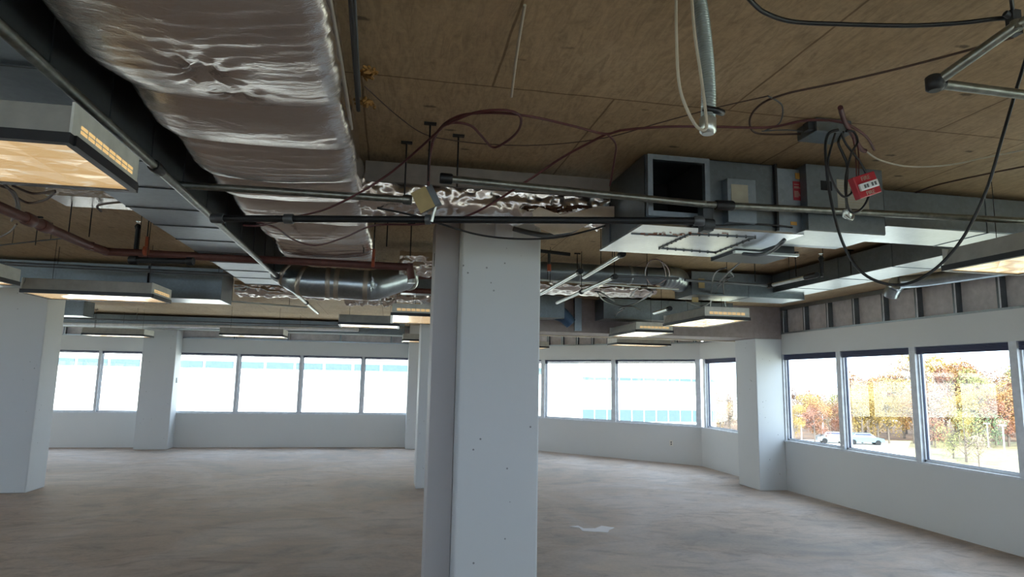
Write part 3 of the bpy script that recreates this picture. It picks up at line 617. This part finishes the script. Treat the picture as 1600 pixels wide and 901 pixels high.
# long conduits in the far left
def hang(o, p):
    MB().tube([p, (p.x, p.y, CEI-.003)], .003, 6).build('hanger_wire', M['rod'], o)
for (x0, y0, x1, y1, z, r, mt, l) in ((0, 411, 420, 432, 2.70, .022, 'grey', 'grey conduit crossing the far left ducts'), (100, 506, 560, 515, 2.62, .035, 'trim', 'white pipe running above the back windows'), (100, 497, 640, 512, 2.66, .014, 'grey', 'thin grey conduit above the white back pipe'), (0, 383, 100, 372, 2.75, .006, 'black', 'thin black wire below the red main at far left'),
    (330, 468, 480, 480, 2.6, .012, 'steelb', 'bright tubing behind the left duct end'), (800, 434, 1060, 452, 2.6, .009, 'steelb', 'thin bright trim line under the round duct')):
    a, b = at(x0, y0, z=z), at(x1, y1, z=z); o = pipe([a, b], r, mt, l); hang(o, a.lerp(b, .2)); hang(o, a.lerp(b, .8))
o = pipe([at(610, 452, z=2.62), at(690, 456, z=2.62)], .03, 'rust', 'red-brown pipe behind the central column at its left'); hang(o, at(650, 454, z=2.62))
o = pipe([at(650, 431, z=2.66), at(690, 430, z=2.66)], .035, 'rust', 'thicker red-brown stub left of the central column chase'); hang(o, at(665, 431, z=2.66))
# tan junction box
p = at(661, 312, z=2.56); o = empty('junction_box', p, 'tilted junction box with tan cover hanging left of the column', 'junction box')
R = Matrix.Rotation(math.radians(-28), 3, 'Y') @ Matrix.Rotation(math.radians(-12), 3, 'Z')
m = MB(); ax, ay, az = (R @ Vector(v) for v in ((1, 0, 0), (0, 1, 0), (0, 0, 1)))
m.obox(p, ax*.042, ay*.004, az*.058); m.build('cover', M['tan'], o)
m = MB(); m.obox(p+ay*.035+ax*.03, ax*.045, ay*.03, az*.055); m.build('box', M['grey'], o)
m = MB(); m.tube([p+ay*.04+ax*.05+az*-.04, p+Vector((.05, .05, -.1))], .009, 8); m.build('connector', M['steelb'], o)
# column top box
a, b = at(774, 347, Y=4.6), at(800, 373, Y=4.6)
o = empty('conduit_box', (a.x, 4.58, b.z), 'flat white conduit box at the top of the central column', 'junction box'); MB().box(a.x, b.x, 4.55, 4.598, b.z, a.z).build('box', M['trim'], o, bevel=.004)
m = MB(); m.tube(smooth([at(802, 357, Y=4.55), at(830, 364, Y=4.5), at(860, 368, Y=4.4), at(890, 362, Y=4.2), at(915, 345, Y=4.1)]), .019, 12); m.build('flexible_conduit', M['grey'], label='grey flexible conduit curving from the column top box', cat='conduit')
# flexible hose hanging
yh = 1.78; P = [at(x, y, Y=yh) for x, y in ((1086, -40), (1096, 20), (1103, 80), (1107, 140), (1106, 200))]; P = smooth(P, 64)
o = empty('corrugated_hose', P[0], 'corrugated grey hose hanging from the ceiling', 'hose')
MB().tube(P, [.0185+.0045*(i % 4 in (1, 2)) for i in range(len(P))], 16).build('hose', plain('hose_metal', '8f9a98', .35, .6), o)
q = P[-1]; MB().tube([q+Vector((0, 0, .035)), q+Vector((0, 0, .03)), q+Vector((0, 0, -.012)), q+Vector((0, 0, -.02))], [.02, .026, .026, .018], 16).build('end_fitting', M['steelb'], o)
MB().tube(smooth([q+Vector((-.02, -.01, .06)), q+Vector((.02, -.02, .05)), q+Vector((.05, 0, .055))]), .011, 8).build('black_wrap', M['cable'], o)
def cable(P, r, mt, label, cat='cable', name='cable', sm=8, n=8):
    P = smooth(P, sm); return MB().tube(P, r, n).build(name, M[mt], label=label, cat=cat)
cable([at(x, y, Y=1.70) for x, y in ((1056, -30), (1057, 60), (1061, 130), (1073, 170), (1090, 199), (1103, 200), (1102, 170), (1094, 110), (1085, 50), (1079, -30))], .0048, 'white', 'white cable looping down around the corrugated hose')
cable([at(820, 8, z=2.89), at(808, 80, z=2.86), at(799, 151, z=2.84)], .0055, 'white', 'thin white rod-like tube under the bare ceiling', name='thin_tube', cat='tube')
# ceiling cables right
zc = 2.84
def C(pts, z=zc): return [at(x, y, z=z) for x, y in pts]
cable(C([(1150, -25), (1180, 8), (1200, 22), (1240, 34), (1320, 38), (1420, 40), (1500, 36), (1560, 29), (1584, 30)]), .0075, 'cable', 'thick black cable across the upper right ceiling')
cable(C([(1584, 30), (1581, 5), (1578, -30)]), .006, 'cable', 'short black cable rising from the top right hanger')
cable(C([(1584, 58), (1500, 82), (1400, 108), (1300, 131), (1230, 146), (1190, 162), (1172, 185), (1178, 206), (1210, 210), (1270, 208)], 2.86), .005, 'brown', 'brown wire running diagonally to the ceiling junction box')
cable(C([(1200, 150), (1222, 165), (1218, 192), (1195, 204)], 2.86), .0035, 'grey', 'thin grey wire loop left of the ceiling junction box')
cable(C([(1190, 205), (1230, 203), (1270, 207)], 2.85), .003, 'grey', 'thin grey wire into the ceiling junction box')
cable([at(x, y, Y=yy) for x, y, yy in ((1604, 88, 1.84), (1585, 150, 1.98), (1566, 215, 2.1), (1540, 300, 2.2), (1500, 378, 2.3), (1450, 428, 2.4), (1400, 445, 2.5), (1350, 428, 2.55), (1318, 382, 2.6), (1298, 310, 2.55), (1290, 240, 2.48), (1294, 210, 2.42), (1310, 203, 2.40))], .0068, 'cable', 'long black cable sagging in a deep loop at right')
cable([at(x, y, Y=2.44) for x, y in ((1305, 208), (1296, 240), (1294, 262), (1304, 290), (1318, 307), (1330, 302), (1331, 290))], .005, 'cable', 'black cable loop behind the red alarm, left side')
cable([at(x, y, Y=2.46) for x, y in ((1315, 207), (1322, 225), (1345, 255), (1358, 285), (1356, 310), (1344, 328), (1330, 331), (1323, 315), (1321, 280), (1330, 240), (1340, 222), (1334, 206), (1322, 205))], .005, 'cable', 'coiled black cable in front of the red alarm')
cable([at(x, y, Y=2.5) for x, y in ((1318, 206), (1310, 222), (1317, 240), (1324, 260), (1322, 300), (1324, 330))], .006, 'cable', 'black cable dropping to the small metal connector')
p = at(1324, 338, Y=2.5); m = MB(); m.tube([p+Vector((0, 0, .03)), p, p+Vector((0, 0, -.008))], [.018, .02, .012], 12); m.tube(smooth([p+Vector((-.02, -.01, 0)), p+Vector((0, -.02, -.02)), p+Vector((.022, -.01, 0)), p+Vector((.01, 0, .02))]), .006, 8)
m.build('cable_connector', M['steelb'], label='small shiny connector at the bottom of the cable coil', cat='connector')
a, b = at(1270, 204, z=2.84), at(1312, 216, z=2.84)
o = empty('ceiling_junction_box', (a.x, a.y, CEI), 'grey junction box on the ceiling above the red alarm', 'junction box')
MB().box(a.x, b.x, a.y-.03, a.y+.12, 2.83, 2.895).build('box', M['duct'], o, bevel=.003); MB().box(a.x-.03, a.x+.005, a.y-.01, a.y+.03, 2.84, 2.88).build('connector', M['dark'], o)
# fire alarm horn strobe
p = at(1351, 290, Y=2.40); o = empty('fire_alarm_strobe', p, 'red alarm box with white strobe dangling tilted among black cables', 'fire alarm')
R = Matrix.Rotation(math.radians(-20), 3, 'Y'); ax, ay, az = (R @ Vector(v)*1.14 for v in ((1, 0, 0), (0, 1, 0), (0, 0, 1)))
MB().obox(p, ax*.050, ay*.016, az*.043).build('housing', M['redb'], o, bevel=.004)
m = MB(); m.obox(p-ay*.02-az*.004, ax*.042, ay*.006, az*.014); m.build('strobe_lens', M['strobe'], o, bevel=.003)
m = MB()
for s_ in (-.022, -.01, .012, .026): m.obox(p-ay*.0265+ax*s_-az*.004, ax*.004, ay*.0008, az*.007)
m.build('strobe_tube', M['grey'], o)
for dz in (.026, -.032):
    cu = bpy.data.curves.new('lettering', 'FONT'); cu.body = 'FIRE'; cu.size = .022; cu.align_x = 'CENTER'; cu.align_y = 'CENTER'; cu.extrude = .0006
    tmp = bpy.data.objects.new('lettering', cu); COL.objects.link(tmp); dg = bpy.context.evaluated_depsgraph_get(); me = bpy.data.meshes.new_from_object(tmp.evaluated_get(dg)); bpy.data.objects.remove(tmp)
    rot = Matrix((ax, az, -ay)).transposed().to_4x4(); me.transform(Matrix.Translation(p-ay*.0168+az*dz) @ rot); me.materials.append(M['label'] )
    t_ = bpy.data.objects.new('lettering', me); COL.objects.link(t_); t_.parent = o; t_.matrix_parent_inverse = Matrix.Translation(-o.location)
for k, (x, n_) in enumerate(((1336, 'left'), (1341, 'right'))):
    MB().tube(smooth([p+az*.04+ax*(-.02+k*.01), at(x, 235, Y=2.5), at(x-6, 205, Y=2.55)]), .003, 6).build('lead_wire', M['maroon'], o)
# maroon and small lines
zc = 2.82
ml = [at(x, y, z=zc) for x, y in ((676, 222), (690, 198), (712, 183), (742, 177), (790, 177), (840, 184), (900, 198), (945, 209), (975, 203), (1040, 198), (1120, 198), (1200, 199), (1260, 188), (1310, 190), (1335, 200), (1355, 215), (1366, 234))]
cable(ml, .0062, 'maroon', 'long maroon line snaking under the ceiling to the right')
cable([at(x, y, z=2.81) for x, y in ((670, 235), (684, 205), (706, 192), (735, 196), (752, 212), (770, 230), (790, 222), (809, 205), (814, 185), (800, 174), (770, 172), (735, 178), (700, 194))], .0062, 'maroon', 'maroon line with a round loop right of the foil duct')
cable([at(676, 222, z=2.81), at(672, 240, z=2.76), at(670, 262, z=2.7), at(669, 290, z=2.62)], .008, 'maroon', 'maroon line dropping to the tan junction box')
cable([at(x, y, z=z) for x, y, z in ((690, 200, 2.81), (655, 232, 2.78), (610, 270, 2.70), (560, 302, 2.58), (505, 328, 2.53), (455, 340, 2.52), (410, 352, 2.52), (380, 352, 2.52))], .006, 'maroon', 'maroon line slanting down left across the foil duct')
cable([at(x, y, z=z) for x, y, z in ((948, 209, 2.82), (880, 245, 2.76), (820, 285, 2.66), (735, 335, 2.52), (660, 350, 2.54), (585, 352, 2.56), (540, 370, 2.56), (495, 383, 2.56), (460, 375, 2.56), (430, 355, 2.56), (400, 347, 2.56))], .0062, 'maroon', 'long maroon line slanting across the pipes to lower left')
cable([at(x, y, z=z) for x, y, z in ((948, 209, 2.82), (962, 225, 2.8), (960, 250, 2.78), (953, 290, 2.7))], .005, 'maroon', 'maroon line dropping left of the heat pump')
cable([at(x, y, z=2.80) for x, y in ((1313, 168), (1320, 190), (1333, 212), (1345, 232), (1352, 236))], .011, 'maroon', 'thick maroon stub poking from the ceiling above the alarm')
cable([at(x, y, z=2.85) for x, y in ((570, 135), (620, 180), (660, 208), (700, 218), (760, 225), (830, 227), (900, 222), (960, 212), (1030, 192), (1120, 168), (1200, 150))], .0028, 'brown', 'very thin brown wire strung across the middle ceiling')
cable([at(x, y, z=2.83) for x, y in ((1352, 235), (1375, 250), (1420, 260), (1480, 258), (1540, 246), (1610, 232))], .0045, 'white', 'pale twisted cable running right from the red alarm')
cable([at(x, y, z=2.86) for x, y in ((1420, 305), (1460, 290), (1530, 274), (1610, 258))], .005, 'brown', 'brown cable lying on the right duct')
cable([at(x, y, z=z) for x, y, z in ((590, 325, 2.6), (640, 335, 2.55), (690, 350, 2.53), (750, 367, 2.5), (810, 373, 2.5), (870, 371, 2.52), (920, 360, 2.56), (946, 352, 2.58))], .006, 'cable', 'black cable sagging across the central column top')
cable([at(x, y, z=2.6) for x, y in ((1034, 408), (1040, 425), (1038, 438), (1020, 445), (1009, 432), (1012, 412), (1026, 405), (1043, 418), (1045, 432), (1030, 443))], .005, 'maroon', 'maroon coil hanging in front of the round duct')
for k, pts in enumerate([[(1144, 432), (1125, 445), (1112, 470), (1095, 478), (1070, 470)], [(1140, 424), (1146, 432), (1130, 440), (1134, 478)], [(1135, 418), (1115, 432), (1110, 480)], [(1175, 395), (1140, 424), (1120, 445)]]):
    cable([at(x, y, z=2.62) for x, y in pts], .007, 'cable', ('black cable hanging over the bright slot fixture, leftmost bend', 'black cable over the bright slot fixture, nearest the pilaster', 'black cable straight above the bright slot fixture', 'black cable rising from the bright slot fixture towards the heat pump')[k])
for k, pts in enumerate([[(0, 282), (18, 300), (26, 320), (18, 345)], [(0, 290), (22, 300), (30, 325), (22, 342)], [(20, 290), (50, 302), (75, 300), (86, 298)], [(25, 308), (45, 317), (70, 312), (86, 300)], [(26, 350), (15, 362), (0, 370)], [(158, 330), (152, 322), (165, 318), (195, 315)]]):
    cable([at(x, y, z=2.78) for x, y in pts], .008, 'brown', ('brown cable at the left edge, first of the bundle below the amber lens', 'brown cable at the left edge, second of the bundle below the amber lens', 'upper brown cable sagging under the amber fixture', 'lower brown cable sagging under the amber fixture', 'brown cable end at the left edge over the red main', 'short hooked brown cable beside the left duct')[k])
for k, pts in enumerate([[(934, 457), (945, 470), (975, 478), (1000, 470), (1020, 456)], [(930, 455), (940, 458), (960, 470)], [(985, 462), (1000, 448), (1024, 452)], [(968, 482), (985, 478), (1000, 484)], [(955, 505), (962, 492), (975, 482)]]):
    cable([at(x, y, z=2.6) for x, y in pts], .008, 'cable', ('long dark cable loop below the foil duct right of the column', 'short dark cable at the hanger left of the cable loop', 'dark cable rising from the loop towards the maroon coil', 'small pale-lit cable arch above the beam fixture', 'thin dark cable dropping to the beam fixture')[k])
MB().box(*[v for v in (at(85, 300, z=2.85).x, at(185, 300, z=2.85).x)], at(85, 293, z=2.85).y, at(85, 310, z=2.85).y, 2.80, 2.88).build('foil_patch', M['foil2'], label='foil-faced strip under the ceiling below the amber fixture', cat='insulation')
# collar of flexible duct (blue) right of column
p = at(872, 488, Y=9.2); m = MB(); Q = smooth([p+Vector((-.15, .0, .06)), p, p+Vector((.10, .0, -.06)), p+Vector((.2, .0, -.16))], 8); m.tube(Q, [.13+.008*(i % 2)-.002*i for i in range(len(Q))], 18)
m.build('flexible_collar', plain('blue_flex', '3c5878', .5, .3), label='blue-grey torn flexible collar at the duct end right of the column', cat='duct')
p = at(903, 490, Y=9.42); MB().box(p.x-.05, p.x+.06, p.y, p.y+.05, 2.40, CEI).build('strut_post', M['galv'], label='upright metal post behind the flexible collar', cat='post')
# yellow note on ducts
for k, (x0, y0, x1, y1, Y) in enumerate(((1091, 435, 1101, 450, 6.47), (1081, 464, 1091, 472, 6.47))):
    a, b = at(x0, y0, Y=Y), at(x1, y1, Y=Y); MB().box(a.x, b.x, Y-.004, Y, b.z, a.z).build('paper_tag', M['tan'], label=('pale yellow tag on the duct beside the round duct', 'pale yellow tag at the duct bottom above the bright slot fixture')[k], cat='tag')
# wall outlet, column switch, floor patch
P_, Q_ = Vector((*BC, 0)), Vector((*A1, 0)); u = (Q_-P_).normalized(); n = Vector((-u.y, u.x, 0)); d = ray(1049, 692); t = ((P_-EYEP).dot(n))/d.dot(n); c = EYEP+d*t
o = empty('wall_outlet', c, 'small cream power outlet on the angled corner wall', 'outlet')
MB().obox(c+n*.004, u*.035, n*.004, Vector((0, 0, .058))).build('plate', M['plate'], o)
m = MB()
for z in (-.02, .02): m.obox(c+n*.009+Vector((0, 0, z)), u*.012, n*.001, Vector((0, 0, .012)))
m.build('socket', M['ink'], o)
c = at(276, 594, X=-4.698); MB().box(-4.7, -4.69, c.y-.035, c.y+.035, c.z-.055, c.z+.055).build('wall_switch', M['grey'], label='small grey switch on the side of the back left column', cat='switch')
pp = [at(x, y, z=.002) for x, y in ((890, 822), (903, 821), (912, 825), (930, 825), (940, 821), (960, 824), (952, 827), (950, 831), (925, 830), (910, 829), (905, 824))]
MB().prism([(p.x, p.y) for p in pp], .0, .004).build('paint_patch', M['patch'], label='pale white splash mark on the concrete floor right of the column', cat='stain')

# ------------------------------------------------------------------ outdoors
GZ = -5.6
t = NT('asphalt_ground'); v = t.pos(); f = t.noise(v, .05, 3); f2 = t.noise(v, 2, 4)
t.base(t.mix(t.ramp(f, [(.45, BLK), (.55, WHT)]), lin('d6d3ca'), t.mix(f2, lin('b3aa82'), lin('cfc49a')))); t.set(Roughness=.9)
MB().box(-200, 260, -80, 260, GZ-.2, GZ).build('ground', t.m, label='pale car park and grass far below the windows', cat='ground', kind='structure')
gr = plain('dry_grass', '8a8060', .95, 0, .35, .8)
def gpoly(pts, z, name, mt, label, cat):
    P = [at(x, y, z=GZ) for x, y in pts]; MB().prism([(p.x, p.y) for p in P], GZ-.1, GZ+z).build(name, mt, label=label, cat=cat, kind='stuff')
gpoly([(1425, 688), (1700, 688), (1900, 800), (1900, 1100), (1460, 860), (1400, 730)], .03, 'dry_grass', gr, 'dry brownish grass verge below the third right window', 'grass')
gpoly([(1900, 694), (1080, 684), (1080, 655), (1900, 665)], .05, 'leaf_litter', plain('leaf_litter', '7a5f48', .95, 0, .4, .6), 'brown leaf litter on the ground under the wood', 'leaves')
facade = plain('white_facade', 'f2f0ea', .8); fglass = plain('facade_glass', '4d636c', .7); fskyrefl = plain('facade_sky_reflection', 'e9efef', .6)  # last material is the white of reflected sky, painted on panes
def building(x0, x1, y, dep, label, bands, pitch, dark_h):
    o = empty('office_building', ((x0+x1)/2, y, GZ), label, 'building')
    m = MB(); m.box(x0, x1, y, y+dep, GZ, 6.5); m.build('facade', facade, o)
    m = MB(); m.box(x0-.3, x1+.3, y-.3, y+dep, 6.5, 6.9); m.build('parapet', facade, o)
    n = int((x1-x0)/pitch); cnt = 0
    for (z0, z1) in bands:
        dark_h_ = dark_h if z0 > 0 else 1.2
        for i in range(n):
            a = x0+.4+i*pitch
            if cnt < 95:
                w = MB().box(a, a+pitch-.12, y-.06, y, z1-dark_h_, z1).build('window_strip', fglass, o)
                if z1-dark_h_ > z0+.25: MB().box(a, a+pitch-.12, y-.05, y, z0, z1-dark_h_).build('sky_reflection', fskyrefl, w)  # lower part of the pane painted white as the sky it reflects
                cnt += 1
    return o
building(-26, 8, 32, 14, 'white office wing facing the back windows', [(.75, 2.25)], 1.33, .33)
building(19, 34, 64, 14, 'white office wing seen through the angled corner windows', [(.6, 2.05), (-2.7, -1.2)], 1.33, .3)
# left dark window bays of the near wing
# cars
def car(x, y, rz, label, mt):
    o = empty('parked_car', (x, y, GZ), label, 'car', 'cars in the far car park'); R = Matrix.Translation((x, y, GZ)) @ Matrix.Rotation(rz, 4, 'Z')
    pr = [(-2.2, .3), (-2.25, .75), (-1.6, .95), (-1.1, 1.4), (.6, 1.42), (1.25, .95), (2.1, .8), (2.25, .35)]
    vs = [R @ Vector((a, s_*(.85 if b < 1 else .7), b)) for s_ in (-1, 1) for a, b in pr]; k = len(pr)
    m = MB(); m.poly(vs, [tuple(range(k)), tuple(range(2*k-1, k-1, -1))]+[(i, i+k, (i+1) % k+k, (i+1) % k) for i in range(k)]); m.build('body', mt, o)
    g = MB(); vs = [R @ Vector((a, s_*.78, b)) for s_ in (-1, 1) for a, b in ((-1.45, 1.0), (-1.05, 1.34), (.55, 1.36), (1.05, 1.0))]; g.poly(vs, [(0, 1, 2, 3), (7, 6, 5, 4), (0, 4, 5, 1), (2, 6, 7, 3), (1, 5, 6, 2)]); g.build('windows', M['blind'], o)
    for a in (-1.4, 1.4):
        for s_ in (-.8, .8): MB().tube([R @ Vector((a, s_-.1, .32)), R @ Vector((a, s_+.1, .32))], .32, 14).build('wheel', M['black'], o)
cA = at(1350, 694, z=GZ); cB = at(1305, 692, z=GZ)
car(cA.x, cA.y, -.4, 'blue-grey car parked in the middle of the car park', plain('car_blue', '6f8796', .3, .3)); car(cB.x, cB.y, -.4, 'grey car parked left of the blue-grey one, behind the mullion', plain('car_grey', '8f9498', .3, .3))
# lamp posts
for k, (x, y0, y1) in enumerate(((1571, 665, 718), (1545, 662, 700), (1253, 650, 690), (1287, 648, 688))):
    b = at(x, y1, z=GZ); D = b.y; tp = at(x, y0, Y=D); o = empty('street_lamp', b, ('white street lamp nearest the right edge', 'short lamp post left of the street lamp at right', 'left lamp post in the first right window', 'right lamp post in the first right window')[k], 'street lamp')
    MB().tube([b, (b.x, b.y, tp.z)], .07, 8).build('post', M['trim'], o); MB().box(b.x-.35, b.x+.35, b.y-.12, b.y+.12, tp.z, tp.z+.12).build('lamp_head', M['trim'], o)
# trees
leafc = {'golden': ((.30, .19, .045), (.40, .29, .09)), 'orange': ((.28, .13, .04), (.36, .2, .08)), 'russet': ((.24, .09, .055), (.32, .16, .1)), 'olive': ((.17, .17, .05), (.28, .27, .1)), 'pale': ((.24, .17, .12), (.32, .25, .19)), 'green': ((.08, .15, .05), (.14, .22, .1))}
bark = plain('bark', '6a6058', .9)
def leaf_mat(n):
    t = NT(n+'_leaves'); f = t.noise(t.pos(), .9, 3); t.base(t.ramp(f, [(.35, leafc[n][0]+(1,)), (.65, leafc[n][1]+(1,))])); t.set(Roughness=.8); return t.m
def tree_proto(kind, H, Wd, nl, seed, shrub=False):
    rnd = random.Random(seed); r = MB(); tr = MB(); T = H*(.12 if shrub else .3)
    tr.tube([(0, 0, 0), (.1, 0, H*.4), (0, .1, H*.85)], [.22, .16, .05], 7)
    tips = []
    for i in range(11):
        a = rnd.uniform(0, 6.28); z = rnd.uniform(T, H*.8); rr = Wd*rnd.uniform(.25, .5); q = Vector((math.cos(a)*rr, math.sin(a)*rr, min(H, z+rr*.8)))
        tr.tube([(0, 0, z*.8), q*.5+Vector((0, 0, z*.35)), q], [.09, .05, .02], 5, caps=False); tips.append((q, rnd.uniform(.18, .3)*Wd))
    for i in range(12): tips.append((Vector((rnd.gauss(0, Wd*.22), rnd.gauss(0, Wd*.22), rnd.uniform(T, H*.95))), rnd.uniform(.16, .3)*Wd))
    for i in range(nl):
        c, s = rnd.choice(tips); d = Vector((rnd.gauss(0, 1), rnd.gauss(0, 1), rnd.gauss(0, 1))).normalized()*s*rnd.uniform(.6, 1.05); p = c+d
        if p.z < T*.4: continue
        e = .11+.09*rnd.random(); n1 = Vector((rnd.gauss(0, 1), rnd.gauss(0, 1), rnd.gauss(0, 1))).normalized(); n2 = n1.orthogonal().normalized()
        r.poly([p-n1*e, p-n2*e*.7, p+n1*e, p+n2*e*.7], [(0, 1, 2, 3)])
    return tr, r
DESC = {'golden': 'golden yellow tree', 'orange': 'orange tree', 'russet': 'russet red tree', 'olive': 'yellow-green tree', 'pale': 'pale nearly bare tree'}
prot = {}
for i, k in enumerate(('golden', 'orange', 'russet', 'olive', 'pale')):
    o = empty('autumn_tree', (0, 0, 0), DESC[k], 'tree', 'autumn trees beyond the car park'); tr, lf = tree_proto(k, 10.5, 6.2, 1500 if k == 'pale' else 3600, 10+i)
    tr.build('trunk', bark, o); lf.build('crown', leaf_mat(k), o); prot[k] = [o, True]
rnd = random.Random(3); kinds = ['pale', 'orange', 'golden', 'pale', 'russet', 'golden', 'orange', 'olive', 'russet', 'pale']
def place(k, p, s, rz, lab):
    o, fresh = prot[k]
    if not fresh: o = copy_tree(o)
    prot[k][1] = False; o['label'] = lab; o.location = p; o.scale = (s, s, s*rnd.uniform(.9, 1.1)); o.rotation_euler = (0, 0, rz)
for row, (D, dy) in enumerate(((84, 0), (92, .5), (102, .2), (114, .7))):
    for i in range(21):
        x = 1085+(i+dy)*28; az = YW+math.atan((x-800)/F); dd = D/math.cos(az-YW)
        k = kinds[(i*3+row*2) % 10]
        if 1100 < x < 1240 and rnd.random() < .5: k = 'pale'
        if 1320 < x < 1400 and row < 2: k = 'golden'
        s = (.80, .9, 1.05, 1.2)[row]*rnd.uniform(.85, 1.12)*(.52 if x < 1320 else (.72 if x < 1400 else .86))
        place(k, (dd*math.sin(az)+rnd.uniform(-1, 1), dd*math.cos(az)+rnd.uniform(-1, 1), GZ), s, rnd.uniform(0, 6), DESC[k]+', '+ORD[i]+' from the left in the wood\'s '+('front', 'second', 'third', 'rearmost')[row]+' row')
for i, (x, y, k, s) in enumerate(((1510, 722, 'olive', .50), (1490, 716, 'olive', .36), (1547, 700, 'green', .45), (1462, 700, 'russet', .5), (1530, 730, 'pale', .28))):
    o = empty('roadside_shrub', (0, 0, 0), ('yellow-green shrub in front of the wood, tallest by the car park', 'low yellow-green shrub left of the tallest one', 'bright green shrub beside the street lamp', 'reddish shrub at the wood edge in the third right window', 'pale dry shrub nearest the building')[i], 'shrub')
    tr, lf = tree_proto(k, 10, 7.5, 1500, 70+i, True); tr.build('stem', bark, o); lf.build('foliage', leaf_mat(k), o); o.location = at(x, y, z=GZ); o.scale = (s, s, s)
